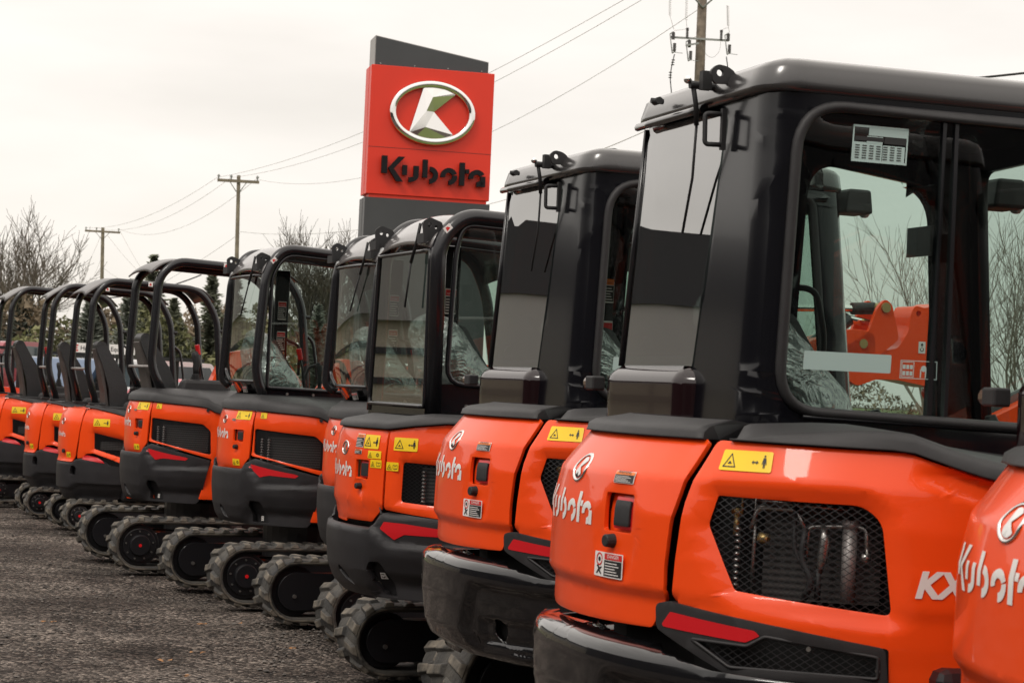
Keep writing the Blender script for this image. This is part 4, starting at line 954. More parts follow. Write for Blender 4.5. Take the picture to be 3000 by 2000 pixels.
# --- kind D: bigger rounded cab
Dd = dict(hood=(1.12, .82, 2.3), off=[(.90, -.035), (.93, -.022), (.985, -.014), (1.005, 0), (1.25, 0), (1.33, -.012), (1.375, -.030)], split=.398, ztop=1.38, zb=.55,
    bonnet=[(0, .915), (.295, .918), (.388, .992), (.392, 1.15), (.400, 1.372)],
    panel=[(.402, .985), (.70, .958), (1.32, .91), (1.20, .6), (2.1, .6), (2.1, 1.2), (1.6, 1.33), (1.25, 1.39), (.95, 1.412), (.73, 1.412), (.55, 1.392), (.412, 1.370)],
    hole=[(.500, 1.222), (1.10, 1.20), (1.14, 1.15), (1.15, .99), (.495, 1.028)], rad=(.58, 1.12, 1.03, 1.20), coils=(.60,), mesh='grille_mesh', sink=.016,
    ctw=(1.15, .85, 2.3), coff=[(.545, -.10), (.60, -.045), (.68, -.012), (.80, 0), (.865, 0), (.885, -.008), (.90, -.05)], crease=[(.33, .90), (.34, .895), (.468, .806), (.66, .808), (1.4, .80)],
    cw=[(0, .548), (1.1, .548), (1.22, .60), (1.28, .905), (.70, .958), (.445, .975), (.40, .965), (.335, .893), (0, .893)],
    refl=[(.433, .927), (.56, .925), (.88, .900), (.90, .886), (.87, .872), (.56, .872), (.525, .855), (.50, .843), (.408, .892)], slots=([(.375, .565), (.48, .562), (.44, .68), (.41, .727), (.35, .727), (.33, .69)], [(.09, .625), (.19, .595), (.13, .65), (.05, .69), (.03, .66)]), wlabel=(.362, .640), rise=(.080, .33), rbase=-.016,
    badge=((.008, 1.270), .036), word=(-.225, 1.128, .080), latch=(.226, 1.170), lsz=(.082, .074), knob=(.200, 1.088),
    stk=[('note', .146, 1.280, .075, .066, 'WARNING', 2), ('wide', .228, 1.276, .118, .068), ('note', .146, 1.246, .07, .022, 'WARNING', 2), ('small', .272, 1.229, .098, .038, 1), ('small', .296, 1.184, .080, .040, 0), ('wide', .447, 1.276, .136, .064), ('small', .409, 1.176, .074, .042, 0)],
    track=(.66, .192, .33, .85), boom=([(.72, .9, .13), (1.05, 1.45, .13), (1.50, 1.84, .12), (1.72, 1.93, .09), (1.84, 1.94, .06)], .20, -.1, [(2.33, 1.75, .10), (2.75, 1.2, .09), (2.9, .6, .07)], (2.72, .38, .28)))
def excavator_round_cab(loc, rz):
    root, S, bon, p = excavator_small(loc, rz, Dd)
    zf = interp([(-.5, 1.376), (.405, 1.376), (.55, 1.396), (.73, 1.416), (.95, 1.416), (1.25, 1.394), (1.6, 1.334), (2.0, 1.24)])
    deck('deck_cover', S, -1.2, 2.0, zf, inn_rect(S, 1.44, -.76, .6, -.06, .80, rise=.0), 'plastic', root, rise_=.040, inset=-.005, n=60)
    cab_tube(root, -.06, .78, -.72, 1.45, 2.33, 2.475, .62, .042, 1.49, 'D')
    seat(root, (-.30, .30, 1.15), 1.0, film=True); levers(root, (.15, .05, 1.45), (.15, .62, 1.45))
    # raised arm end with cylinder bracket, lying ahead of the cab
    nose = [(1.66, 1.74), (1.70, 1.80), (1.88, 1.90), (1.99, 1.92), (2.055, 2.02), (2.065, 2.12), (2.09, 2.165), (2.16, 2.15), (2.24, 2.19), (2.30, 2.13), (2.36, 1.95), (2.37, 1.80), (2.33, 1.73), (2.24, 1.71), (2.0, 1.745), (1.86, 1.745), (1.74, 1.70)]
    a = prism('arm_head', rpoly(nose, .03), -.19, .0, 'orange', root, .008, holes=[disc(2.115, 2.12, .016, 12)])
    bm = bmesh.new()
    for x, z in ((2.255, 2.11), (2.33, 1.79)): cyl(bm, (x, -.20, z), (x, .01, z), .030, 16)
    fin(bm, 'pivot_pin', 'steel', a)
    ck = rpoly([(1.62, 1.90), (1.79, 2.00), (1.84, 2.14), (1.89, 2.19), (1.935, 2.16), (1.99, 1.97), (1.86, 1.87), (1.72, 1.84)], .03)
    for y in (-.20, -.02): prism('cylinder_bracket', ck, y, y+.025, 'orange', root, .004)
    bm = bmesh.new(); cyl(bm, (1.89, -.215, 2.14), (1.89, .015, 2.14), .028, 14); cyl(bm, (1.76, -.205, 1.935), (1.76, .02, 1.935), .026, 14); fin(bm, 'pivot_pin', 'brass', root)
    bm = bmesh.new(); cyl(bm, (1.10, -.1, 2.10), (1.77, -.1, 2.13), .020, 14); r_ = fin(bm, 'piston_rod', 'chrome', root)
    bm = bmesh.new(); cyl(bm, (1.74, -.1, 2.128), (1.88, -.1, 2.138), .034, 14); fin(bm, 'rod_end', 'rubber', r_)
    pl = Plane((0, -.19, 0), (1, 0, 0), (0, 0, 1)); shapes('hook_label', pl, (2.12, 1.90), [([rect(.045, .065)], 0, 0), ([arc(.022, .022, .008, .013, 150, 400, 12)], 1, .001), ([disc(.022, .048, .008, 10)], 1, .001), ([rect(.004, .02, .020, .025)], 1, .001)], a, ['white', 'sticker_black'])
    return root

# --- kind C: the small canopy machines
def low_boom(hi): 
    if hi: return ([(.55, .75, .08), (.80, 1.25, .09), (1.02, 1.76, .10), (1.45, 1.86, .10), (1.9, 1.3, .08)], .15, -.05, [(1.85, 1.4, .08), (2.0, .9, .07), (2.0, .5, .05)], (1.9, .28, .2))
    return ([(.55, .6, .07), (.85, 1.0, .08), (1.2, 1.28, .09), (1.6, 1.2, .08), (1.95, .9, .07)], .15, -.05, [(1.9, 1.0, .07), (2.0, .7, .06), (2.0, .45, .05)], (1.9, .26, .19))
def kind_C(hi): return dict(hood=(.67, .59, 2.2), off=[(.68, .010), (.70, -.004), (.72, -.012), (.80, 0), (1.0, 0), (1.08, -.006), (1.15, -.025), (1.20, -.07)], split=.40, ztop=1.2, zb=.30,
    bonnet=[(0, .690), (.30, .690), (.345, .75), (.372, .90), (.385, 1.0), (.415, 1.19), (.42, 1.215)],
    panel=[(.364, .724), (.445, .735), (.47, .775), (.56, .785), (.75, .725), (.95, .655), (.90, .36), (1.3, .36), (1.3, 1.06), (1.0, 1.12), (.75, 1.18), (.50, 1.225), (.435, 1.205), (.395, .98), (.385, .86)],
    hole=[(.548, .985), (.80, .935), (.98, .89), (.96, .70), (.81, .758), (.556, .828)], hole_r=.006, rise=(.05, .30), rad=(.60, .90, .82, .90), mesh='grille_mesh', sink=.022,
    ctw=(.675, .60, 2.2), coff=[(.30, -.10), (.38, -.045), (.42, -.030), (.43, -.006), (.55, 0), (.66, 0), (.69, -.012)], crease=[(5, 1), (6, 1)],
    cw=[(0, .315), (.72, .315), (.94, .36), (1.01, .635), (.74, .668), (.68, .705), (.48, .735), (.36, .716), (.31, .682), (0, .682)],
    refl=[(.456, .757), (.50, .763), (.60, .745), (.66, .715), (.682, .69), (.44, .722)], slots=([(.295, .565), (.37, .560), (.372, .63), (.345, .652), (.30, .648), (.288, .60)],),
    badge=((.085, 1.085), .034), word=(-.07, .93, .055), 
    stk=[('wide', .54, 1.050, .165, .075), ('small', .205, .730, .070, .052, 1)],
    track=(.545, .142, .25, .50), boom=low_boom(hi))
def excavator_mini(loc, rz, hi=False):
    root, S, bon, p = excavator_small(loc, rz, kind_C(hi))
    # top of the bonnet closes towards the seat base
    bm = bmesh.new(); s_ = [(-.42+.84*i/16) for i in range(17)]; top = [bm.verts.new(S.map(q, 1.213, .0)) for q in s_]; mid = [bm.verts.new(S.map(q, 1.213, 0)*.72+Vector((-.02, 0, 1.232*.28+.008))) for q in s_]; inn_ = [bm.verts.new((-.22, -q*.7, 1.245)) for q in s_]
    for A, Bq in ((top, mid), (mid, inn_)):
        for i in range(16): bm.faces.new((A[i], A[i+1], Bq[i+1], Bq[i])).smooth = True
    fin(bm, 'bonnet_top', 'orange', bon)
    zf = interp([(.42, 1.228), (.55, 1.222), (.75, 1.184), (1.0, 1.124), (1.3, 1.06)])
    deck('deck_cover', S, .42, 1.3, zf, inn_rect(S, 1.24, -.40, .5, -.30, .3, rise=-.02), 'plastic', root, rise_=.030, inset=.0, n=24)
    canopy(root, -.33, .42, -.49, 1.262, 1.62, 2.32, 2.495, .74, .034, lip=.05)
    seat(root, (-.13, .10, 1.14), .98, w=.31); levers(root, (.14, -.16, 1.42), (.14, .40, 1.42), red=(.10, .42, 1.78))
    bm = bmesh.new(); box(bm, (.06, -.32, 1.20), (.42, .10, .20), taper=(.8, .8)); bevel(fin(bm, 'side_console', 'plastic', root), .03)
    bm = bmesh.new(); box(bm, (-.20, .05, 1.22), (.30, .80, .05)); bevel(fin(bm, 'seat_base', 'plastic', root), .01)
    bm = bmesh.new(); cyl(bm, S.map(.16, .79, -.01), S.map(.16, .79, .02), .02, 10); fin(bm, 'lock_knob', 'rubber', bon)
    return root

GROUP = 'excavators parked in a curved row'
def name_it(o, label): return tag(o, label, 'excavator', GROUP)
e1 = excavator_large((1.328, 6.07, 0), R(90-72)); name_it(e1, 'orange excavator with big black cab, wide mesh grille and KX lettering, nearest complete machine')
c = copy_tree(e1); c.location = (.90, 8.40, 0); c.rotation_euler.z = R(90-70); name_it(c, 'orange excavator with boxy black cab directly behind the nearest complete one, its grille half hidden')
c = copy_tree(e1); c.location = (2.11, 4.06, 0); c.rotation_euler.z = R(90-79); name_it(c, 'orange excavator cut off by the right edge of the photo, only its rear bonnet showing')
for k in kids(c):
    pass
name_it(excavator_round_cab((.22, 10.75, 0), R(90-68)), 'orange excavator with flat rear glass and many yellow stickers, in front of the sign')
m5 = excavator_medium_cab((-1.446, 15.13, 0), R(90-65)); name_it(m5, 'orange excavator with rounded cab beside the largest open canopy machine, tree seen through its window')
c = copy_tree(m5); c.location = (-.48, 13.10, 0); c.rotation_euler.z = R(90-66); name_it(c, 'orange excavator with rounded cab squeezed between two other cabs, showing only a strip of body')
name_it(excavator_medium_canopy((-2.53, 17.25, 0), R(90-67)), 'orange excavator with open black canopy and leaning seat, largest of the open machines')
m7 = excavator_mini((-3.86, 20.75, 0), R(90-66), True); name_it(m7, 'small orange excavator with open canopy, nearest of the three small machines')
m8 = excavator_mini((-4.60, 22.45, 0), R(90-70)); name_it(m8, 'small orange excavator with open canopy, in the middle of the three small machines')
c = copy_tree(m8); c.location = (-5.49, 24.13, .015); c.rotation_euler.z = R(90-66); name_it(c, 'small orange excavator with open canopy at far left, cut by the photo edge')
# ------------------------------------------------------------------ ground
def gravel():
    m = bpy.data.materials.new('gravel'); m.use_nodes = True; t = m.node_tree; p = t.nodes['Principled BSDF']; p.inputs['Roughness'].default_value = .95; p.inputs['Specular IOR Level'].default_value = .2
    N = t.nodes.new; L = t.links.new; c = N('ShaderNodeTexCoord')
    v = N('ShaderNodeTexVoronoi'); v.inputs['Scale'].default_value = 46; v.inputs['Randomness'].default_value = 1; L(c.outputs['Object'], v.inputs[0])
    v2 = N('ShaderNodeTexVoronoi'); v2.inputs['Scale'].default_value = 150; L(c.outputs['Object'], v2.inputs[0])
    n = N('ShaderNodeTexNoise'); n.inputs['Scale'].default_value = .9; n.inputs['Detail'].default_value = 7; n.inputs['Roughness'].default_value = .62; L(c.outputs['Object'], n.inputs[0])
    r1 = N('ShaderNodeValToRGB'); e = r1.color_ramp.elements; e[0].color = (.036, .031, .028, 1); e[1].color = (.33, .292, .264, 1); e[0].position = .1; e[1].position = .95; x = e.new(.62); x.color = (.115, .103, .095, 1)
    s = N('ShaderNodeSeparateColor'); L(v.outputs['Color'], s.inputs[0]); L(s.outputs[0], r1.inputs[0])
    r2 = N('ShaderNodeValToRGB'); e = r2.color_ramp.elements; e[0].color = (.42, .38, .36, 1); e[1].color = (1.0, .96, .92, 1); e[0].position = .40; e[1].position = .56; L(n.outputs[0], r2.inputs[0])
    mx = N('ShaderNodeMix'); mx.data_type = 'RGBA'; mx.blend_type = 'MULTIPLY'; mx.inputs[0].default_value = 1; L(r1.outputs[0], mx.inputs[6]); L(r2.outputs[0], mx.inputs[7])
    mp = N('ShaderNodeMapping'); mp.inputs['Scale'].default_value = (.7, 1.5, 1); mp.inputs['Rotation'].default_value = (0, 0, .25); L(c.outputs['Object'], mp.inputs[0])
    n3 = N('ShaderNodeTexNoise'); n3.inputs['Scale'].default_value = 1.1; n3.inputs['Detail'].default_value = 8; n3.inputs['Roughness'].default_value = .68; L(mp.outputs[0], n3.inputs[0])
    r5 = N('ShaderNodeValToRGB'); r5.color_ramp.elements[0].color = (.60, .58, .56, 1); r5.color_ramp.elements[1].color = (1.2, 1.19, 1.18, 1); r5.color_ramp.elements[0].position = .38; r5.color_ramp.elements[1].position = .60; L(n3.outputs[0], r5.inputs[0])
    mx3 = N('ShaderNodeMix'); mx3.data_type = 'RGBA'; mx3.blend_type = 'MULTIPLY'; mx3.inputs[0].default_value = 1; L(mx.outputs[2], mx3.inputs[6]); L(r5.outputs[0], mx3.inputs[7]); mx = mx3
    s2 = N('ShaderNodeSeparateColor'); L(v2.outputs['Color'], s2.inputs[0]); r3 = N('ShaderNodeValToRGB'); r3.color_ramp.elements[0].color = (.55, .55, .55, 1); r3.color_ramp.elements[1].color = (1.35, 1.35, 1.35, 1); L(s2.outputs[1], r3.inputs[0])
    m2 = N('ShaderNodeMix'); m2.data_type = 'RGBA'; m2.blend_type = 'MULTIPLY'; m2.inputs[0].default_value = 1; L(mx.outputs[2], m2.inputs[6]); L(r3.outputs[0], m2.inputs[7]); L(m2.outputs[2], p.inputs['Base Color'])
    b = N('ShaderNodeBump'); b.inputs['Distance'].default_value = .03; b.inputs['Strength'].default_value = .9; b.invert = True; L(v.outputs['Distance'], b.inputs['Height'])
    b2 = N('ShaderNodeBump'); b2.inputs['Distance'].default_value = .12; b2.inputs['Strength'].default_value = .7; L(n.outputs[0], b2.inputs['Height']); L(b.outputs[0], b2.inputs['Normal']); L(b2.outputs[0], p.inputs['Normal']); MT['gravel'] = m
gravel()
mat('grass_field', (.10, .13, .035), .95, var=.4, vscale=.3)
bm = bmesh.new(); xs = [-1500, -200, -40]+[-12+.35*i for i in range(52)]+[40, 200, 1500]; ys = [-1500, -100, -10, 0]+[4+.35*i for i in range(64)]+[60, 200, 1500]
G = [[bm.verts.new((x, y, (noise.noise(Vector((x*.9, y*.9, 0)))*.035+noise.noise(Vector((x*3, y*3, 4)))*.012-.02) if -12 < x < 6 and 4 < y < 27 else -.02)) for y in ys] for x in xs]
for i in range(len(xs)-1):
    for j in range(len(ys)-1): bm.faces.new((G[i][j], G[i+1][j], G[i+1][j+1], G[i][j+1])).smooth = True
tag(fin(bm, 'ground', 'gravel'), kind='structure')
bm = bmesh.new(); fill2d(bm, [[(2, 19), (60, 10), (300, 62), (300, 900), (-300, 900), (-300, 62), (-60, 56), (-9, 33)]]); 
for v in bm.verts: v.co.z = .004
tag(fin(bm, 'grass_verge', 'grass_field'), kind='structure')
mat('stone', (.19, .168, .148), .9, col2=(.045, .040, .037), vscale=9)
mat('leaf_litter', (.30, .15, .06), .9)
bm = bmesh.new(); rnd = random.Random(5)
ico = [Vector(v) for v in ((0, 0, 1), (.9, 0, .2), (.28, .85, .1), (-.72, .52, .25), (-.72, -.52, .05), (.28, -.85, .2), (0, 0, -.6))]
fc = [(0, 1, 2), (0, 2, 3), (0, 3, 4), (0, 4, 5), (0, 5, 1), (6, 2, 1), (6, 3, 2), (6, 4, 3), (6, 5, 4), (6, 1, 5)]
for i in range(11000):
    y = 6.5+20*rnd.random()**1.7; x = -.30*y-.6+rnd.random()*(.30*y+.6+.02*y); 
    cl = noise.noise(Vector((x*1.2, y*.8, 9)))
    if cl < -.05 and rnd.random() < .75: continue
    k = .006+.017*rnd.random()**4+(.004 if cl > .2 else 0); a = rnd.random()*6.3; sq = rnd.uniform(.5, 1)
    h = noise.noise(Vector((x*.9, y*.9, 0)))*.035+noise.noise(Vector((x*3, y*3, 4)))*.012-.02
    V = []
    for v in ico:
        q = v*rnd.uniform(.75, 1.2); V.append(bm.verts.new((x+k*(q.x*math.cos(a)-q.y*math.sin(a)*sq), y+k*(q.x*math.sin(a)+q.y*math.cos(a)*sq), h+k*.3+k*.6*q.z)))
    for f in fc: bm.faces.new([V[j] for j in f])
tag(fin(bm, 'gravel_stones', 'stone', normals=False), kind='stuff', label='loose dark stones scattered over the gravel yard', cat='gravel')
bm = bmesh.new()
for i in range(14):
    y = rnd.uniform(8, 16); x = -.22*y+rnd.random()*.2*y; z = noise.noise(Vector((x*.9, y*.9, 0)))*.035+.0
    for j in range(rnd.randint(1, 4)):
        a = rnd.random()*6.3; k = rnd.uniform(.012, .026); cx, cy = x+rnd.uniform(-.05, .05), y+rnd.uniform(-.05, .05)
        bm.faces.new([bm.verts.new((cx+k*math.cos(a+t)*(1 if t != 1.2 else .6), cy+k*math.sin(a+t), z+rnd.uniform(0, .012))) for t in (0, 1.2, 2.6, 4.1)])
tag(fin(bm, 'leaf_litter', 'leaf_litter', normals=False), kind='stuff', label='dry brown leaves lying on the gravel', cat='leaves')

# ------------------------------------------------------------------ dealer sign
sg = empty('dealer_sign', (-2.54, 34.0, 0), R(13)); tag(sg, 'tall red and grey sign tower with chrome oval badge and black dealer name', 'sign')
def panel(name, x0, x1, z0, z1, y0, y1, m, ztr=None):
    bm = bmesh.new(); vs = []
    for y in (y0, y1): vs.append([bm.verts.new(q) for q in ((x0, y, z0), (x1, y, z0), (x1, y, ztr if ztr else z1), (x0, y, z1))])
    A, Bq = vs; bm.faces.new(A); bm.faces.new(Bq[::-1])
    for i in range(4): bm.faces.new((A[i], Bq[i], Bq[(i+1) % 4], A[(i+1) % 4]))
    return bevel(fin(bm, name, m, sg), .006, 1)
panel('cap_panel', .05, 2.0, 6.86, 7.40, .06, .62, 'sign_cap', 7.10); cp = panel('cap_face', .062, 1.99, 6.86, 7.385, .045, .058, 'sign_grey', 7.088)
bm = bmesh.new()
for x in (.15, .73, 1.30, 1.88): cyl(bm, (x, .045, 6.93), (x, .03, 6.93), .010, 8)
fin(bm, 'bolt', 'steel', cp)
fa = panel('red_panel', 0, 2.10, 4.745, 6.90, 0, .22, 'sign_red'); panel('red_panel', 0, 2.10, 4.745, 6.90, .26, .60, 'sign_red')
panel('panel_joint', .05, 2.06, 4.66, 4.745, .03, .58, 'sign_red')
panel('lower_panel', -.01, 2.12, 0, 4.69, .02, .24, 'sign_grey'); panel('lower_panel', -.01, 2.12, 0, 4.69, .28, .62, 'sign_grey')
bm = bmesh.new(); box(bm, (1.05, -.001, 5.53), (2.10, .004, .006)); fin(bm, 'panel_seam', 'rubber', fa)
SP = Plane((0, 0, 0), (1, 0, 0), (0, 0, 1))
# chrome ring (solid) and letter with a raised ridge
bm = bmesh.new(); n, mm = 64, 12; V = []
for i in range(n):
    t = 2*math.pi*i/n; row = []
    for j in range(mm):
        q = 2*math.pi*j/mm; rr = .062; row.append(bm.verts.new((1.055+(.675+rr*math.cos(q))*math.cos(t), -.055+rr*.9*math.sin(q), 6.15+(.485+rr*math.cos(q))*math.sin(t))))
    V.append(row)
for i in range(n):
    for j in range(mm): bm.faces.new((V[i][j], V[(i+1) % n][j], V[(i+1) % n][(j+1) % mm], V[i][(j+1) % mm])).smooth = True
ring = fin(bm, 'oval_badge', 'chrome', sg)
K_ = [(-.165, .44), (.0, .458), (.22, .44), (.38, .36), (.365, .325), (.02, .02), (.36, -.34), (.27, -.40), (.1, -.455), (-.1, -.465), (-.28, -.42), (-.385, -.35)]
bm = bmesh.new(); ctr = bm.verts.new((1.055-.12, -.135, 6.15+.02)); top = bm.verts.new((1.055-.02, -.125, 6.15+.26)); bot = bm.verts.new((1.055-.12, -.125, 6.15-.25))
F = [bm.verts.new((1.055+x, -.06, 6.15+z)) for x, z in K_]; Bk = [bm.verts.new((1.055+x, -.005, 6.15+z)) for x, z in K_]
for i in range(12):
    j = (i+1) % 12; bm.faces.new((F[i], F[j], Bk[j], Bk[i]))
for a_, b_, c_ in ((0, 1, top), (1, 2, top), (2, 3, top), (3, 4, top), (4, 5, top), (5, 6, bot), (6, 7, bot), (7, 8, bot), (8, 9, bot), (9, 10, bot), (10, 11, bot)): bm.faces.new((F[a_], F[b_], c_))
bm.faces.new((top, F[5], ctr)); bm.faces.new((F[5], bot, ctr)); bm.faces.new((F[0], top, ctr)); bm.faces.new((ctr, bot, F[11])); bm.faces.new((F[0], ctr, F[11]))
fin(bm, 'badge_letter', 'chrome', ring)
# black stencil word standing proud of the panel
for gname, idx in (('letter_k', (0, 1)), ('letter_u', (2, 3)), ('letter_b', (4, 5)), ('letter_o', (6, 7)), ('letter_t', (8, 9)), ('letter_a', (10, 11, 12))):
    bm = bmesh.new()
    for i in idx:
        b2 = bmesh.new(); fill2d(b2, [[(.225+x*.412, 4.965+y*.415) for x, y in WORD[i]]]); g = bmesh.ops.extrude_face_region(b2, geom=b2.faces[:]); nv = {v for v in g['geom'] if isinstance(v, bmesh.types.BMVert)}
        vm = {v: bm.verts.new((v.co.x, -.12 if v in nv else -.045, v.co.y)) for v in b2.verts}
        for f in b2.faces: bm.faces.new([vm[v] for v in f.verts])
        b2.free()
    fin(bm, 'sign_letter', 'sign_letter', sg)

# ------------------------------------------------------------------ utility poles and wires
def far_pole(x, y, h, arm, lean, label, r=.15):
    t = empty('utility_pole', (x, y, 0)); tag(t, label, 'utility pole')
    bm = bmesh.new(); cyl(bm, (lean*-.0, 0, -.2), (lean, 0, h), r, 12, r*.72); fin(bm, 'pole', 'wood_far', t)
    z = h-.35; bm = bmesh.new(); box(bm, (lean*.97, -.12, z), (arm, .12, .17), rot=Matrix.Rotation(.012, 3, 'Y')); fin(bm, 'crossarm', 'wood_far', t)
    for sx in (-1, 1):
        bm = bmesh.new(); tube(bm, [(lean*.97+sx*arm*.20, -.12, z-.06), (lean*.95+sx*.1, -.12, z-.62)], .03, 6); fin(bm, 'arm_brace', 'galv', t)
    for fx in (-.47, -.17, .46):
        bm = bmesh.new(); cyl(bm, (lean+fx*arm, -.12, z+.08), (lean+fx*arm, -.12, z+.36), .045, 8); cyl(bm, (lean+fx*arm, -.12, z+.24), (lean+fx*arm, -.12, z+.30), .095, 8); fin(bm, 'insulator', 'galv', t)
    return t
far_pole(-16.15, 120, 13.4, 2.45, -.33, 'distant wooden utility pole with crossarm, just left of the sign tower')
far_pole(-36.0, 180, 14.15, 3.1, -.45, 'most distant wooden utility pole with crossarm, above the small open canopies', .20)
PX, PY = 5.18, 60
t = empty('utility_pole', (PX, PY, 0)); tag(t, 'large weathered wooden utility pole with fuse cutouts, behind the biggest cab roof', 'utility pole')
bm = bmesh.new(); tube(bm, [(.04, 0, -.2), (.0, 0, 6), (-.02, 0, 11.1), (-.04, 0, 14.6)], [.20, .17, .148, .13], 14); fin(bm, 'pole', 'wood', t)
bm = bmesh.new(); box(bm, (-.08, -.17, 12.10), (1.72, .05, .055), rot=Matrix.Rotation(.015, 3, 'Y')); fin(bm, 'steel_arm', 'galv', t)
bm = bmesh.new(); box(bm, (-.30, -.35, 11.90), (.40, .05, .05), rot=Matrix.Rotation(-.2, 3, 'Y')); fin(bm, 'steel_arm', 'galv', t)
for sx in (-1, 1):
    bm = bmesh.new(); tube(bm, [(-.02, -.17, 13.02), (sx*.75, -.17, 13.78)], .028, 6); fin(bm, 'arm_brace', 'galv', t)
bm = bmesh.new(); box(bm, (-.02, -.17, 13.82), (2.6, .12, .14)); fin(bm, 'crossarm', 'wood', t)
def sheds(bm, x, y, z0, z1, r, n):
    cyl(bm, (x, y, z0), (x, y, z1), r*.45, 8)
    for i in range(n): zz = z0+(z1-z0)*(i+.5)/n; cyl(bm, (x, y, zz-.012), (x, y, zz+.012), r, 10, r*.8)
for x, z, sg_ in ((-.83, 11.99, -1), (-.35, 11.78, -1), (.78, 12.02, 1)):
    bm = bmesh.new(); sheds(bm, x-.03, -.25, z+.04, z+.26, .058, 6); sheds(bm, x+.02, -.25, z-.30, z-.06, .058, 6); fc_ = fin(bm, 'fuse_cutout', 'insulator', t)
    bm = bmesh.new(); tube(bm, [(x-.13*abs(sg_), -.25, z+.20), (x-.04, -.25, z-.36)], .016, 6); tube(bm, [(x-.13, -.25, z+.20), (x-.02, -.25, z+.28)], .018, 6); tube(bm, [(x-.05, -.25, z-.36), (x+.05, -.25, z-.30)], .02, 6); tube(bm, [(x+.03, -.25, z-.33), (x+.27, -.25, z-.35)], .009, 5); fin(bm, 'fuse_tube', 'galv', fc_)
for x, z in ((-.45, 12.22), (.55, 12.20)):
    bm = bmesh.new(); sheds(bm, x, -.2, z-.10, z+.12, .048, 5); cyl(bm, (x, -.2, z+.12), (x, -.2, z+.18), .045, 8); fin(bm, 'surge_arrester', 'insulator', t)
def helix(bm, a, b, r, turns, wr=.006):
    a, b = Vector(a), Vector(b); d = (b-a); u = d.normalized(); x = u.orthogonal().normalized(); y = u.cross(x); tube(bm, [a+d*(i/(turns*8))+(x*math.cos(i*math.pi/4)+y*math.sin(i*math.pi/4))*r for i in range(turns*8+1)], wr, 4, caps=False)
for a, b, c_ in (((-1.02, -.25, 13.7), (-.98, -.25, 12.72), (-.85, -.25, 12.32)), ((-.52, -.25, 13.7), (-.50, -.25, 12.60), (-.47, -.25, 12.40)), ((.70, -.25, 13.1), (.74, -.25, 12.50), (.78, -.25, 12.30))):
    bm = bmesh.new(); helix(bm, a, b, .035, 16); tube(bm, [b, c_], .007, 4); fin(bm, 'spiral_lead', 'wire', t)
bm = bmesh.new(); tube(bm, fillet([(-.80, -.25, 11.6), (-.88, -.25, 11.2), (-.90, -.25, 10.9), (-.80, -.2, 10.2), (-.3, -.1, 9.2), (0, -.17, 8.2)], .3), .016, 6); tube(bm, fillet([(.72, -.25, 11.6), (.78, -.2, 11.3), (.8, -.2, 10.9), (.3, -.2, 9.8)], .2), .016, 6)
for p0 in ((-.83, 11.42), (-.84, 11.35), (-.845, 11.28), (-.895, 11.05), (-.90, 10.97), (-.90, 10.90)): cyl(bm, (p0[0], -.25, p0[1]), (p0[0], -.25, p0[1]+.02), .05, 8)
fin(bm, 'riser_cable', 'cable_black', t)
bm = bmesh.new(); tube(bm, fillet([(-.83, -.25, 12.30), (-.60, -.25, 12.33), (-.45, -.2, 12.38)], .08), .006, 4); tube(bm, fillet([(-.30, -.2, 12.1), (-.1, -.2, 12.2), (0, -.2, 11.9), (.15, -.2, 11.6), (.35, -.2, 11.55), (.52, -.2, 11.75), (.55, -.2, 12.1)], .1), .006, 4); tube(bm, fillet([(.55, -.2, 12.38), (.68, -.2, 12.45), (.76, -.25, 12.44)], .06), .006, 4); fin(bm, 'jumper_wire', 'wire', t)
def sag(name, a, b, s, r, label, m='wire', n=20):
    a, b = Vector(a), Vector(b); bm = bmesh.new(); tube(bm, [a.lerp(b, i/n)-Vector((0, 0, s*4*(i/n)*(1-i/n))) for i in range(n+1)], r, 5); return tag(fin(bm, name, m), label, 'wire')
T2, T3 = (-16.5, 120, 13.35), (-36.5, 180, 14.1)
sag('power_line', (-17.6, 120, 13.25), (PX-1.15, 60, 13.95), .9, .0085, 'upper overhead wire running left of the sign tower down to the middle pole')
sag('power_line', (-16.9, 120, 13.25), (PX-.7, 60, 13.95), 1.1, .0085, 'overhead wire just beneath the upper one beside the sign tower')
sag('power_line', (-15.35, 120, 13.2), (PX+1.1, 60, 13.95), 2.2, .0085, 'lowest sagging overhead wire between the sign tower and middle pole')
for i, (dx2, dx3, s_, lb) in enumerate(((-1.15, -1.45, .9, 'upper thin wire between the two distant poles'), (-.4, -.5, 1.2, 'second thin wire between the two distant poles'), (1.1, 1.4, 1.6, 'lowest thin wire between the two distant poles'))):
    sag('power_line', (-36.45+dx3, 180, 14.1), (-16.48+dx2, 120, 13.3), s_, .010, lb)
sag('power_line', (-16.25, 120, 10.1), (2.0, 70, 8.9), .8, .010, 'single low wire leaving the middle pole behind the round cabs')
sag('power_line', (-16.25, 120, 10.0), (-30.0, 150, 6.0), .4, .010, 'wire dropping left from the middle pole towards the trees')
sag('power_line', (-34.9, 180, 13.9), (-27.5, 160, 7.5), .3, .012, 'thin wire dropping right from the most distant pole')
sag('power_line', (-36.0, 180, 13.5), (-28.5, 165, 8.2), .3, .012, 'thin wire just below another dropping right from the most distant pole')
sag('guy_wire', (-36.6, 180, 13.4), (-40.5, 178, 2.0), .0, .011, 'slanting guy wire left of the most distant pole')
sag('guy_wire', (-36.3, 180, 11.9), (-38.6, 178, 4.0), .0, .011, 'shorter slanting guy wire close to the most distant pole')
sag('power_line', (-36.2, 180, 10.6), (-22, 140, 8.2), 1.1, .012, 'low slack wire right of the most distant pole')
sag('overhead_cable', (6.30, 30, 6.42), (9.5, 30, 6.95), .02, .018, 'black cable at the upper right corner above the big cab roof', 'cable_black')
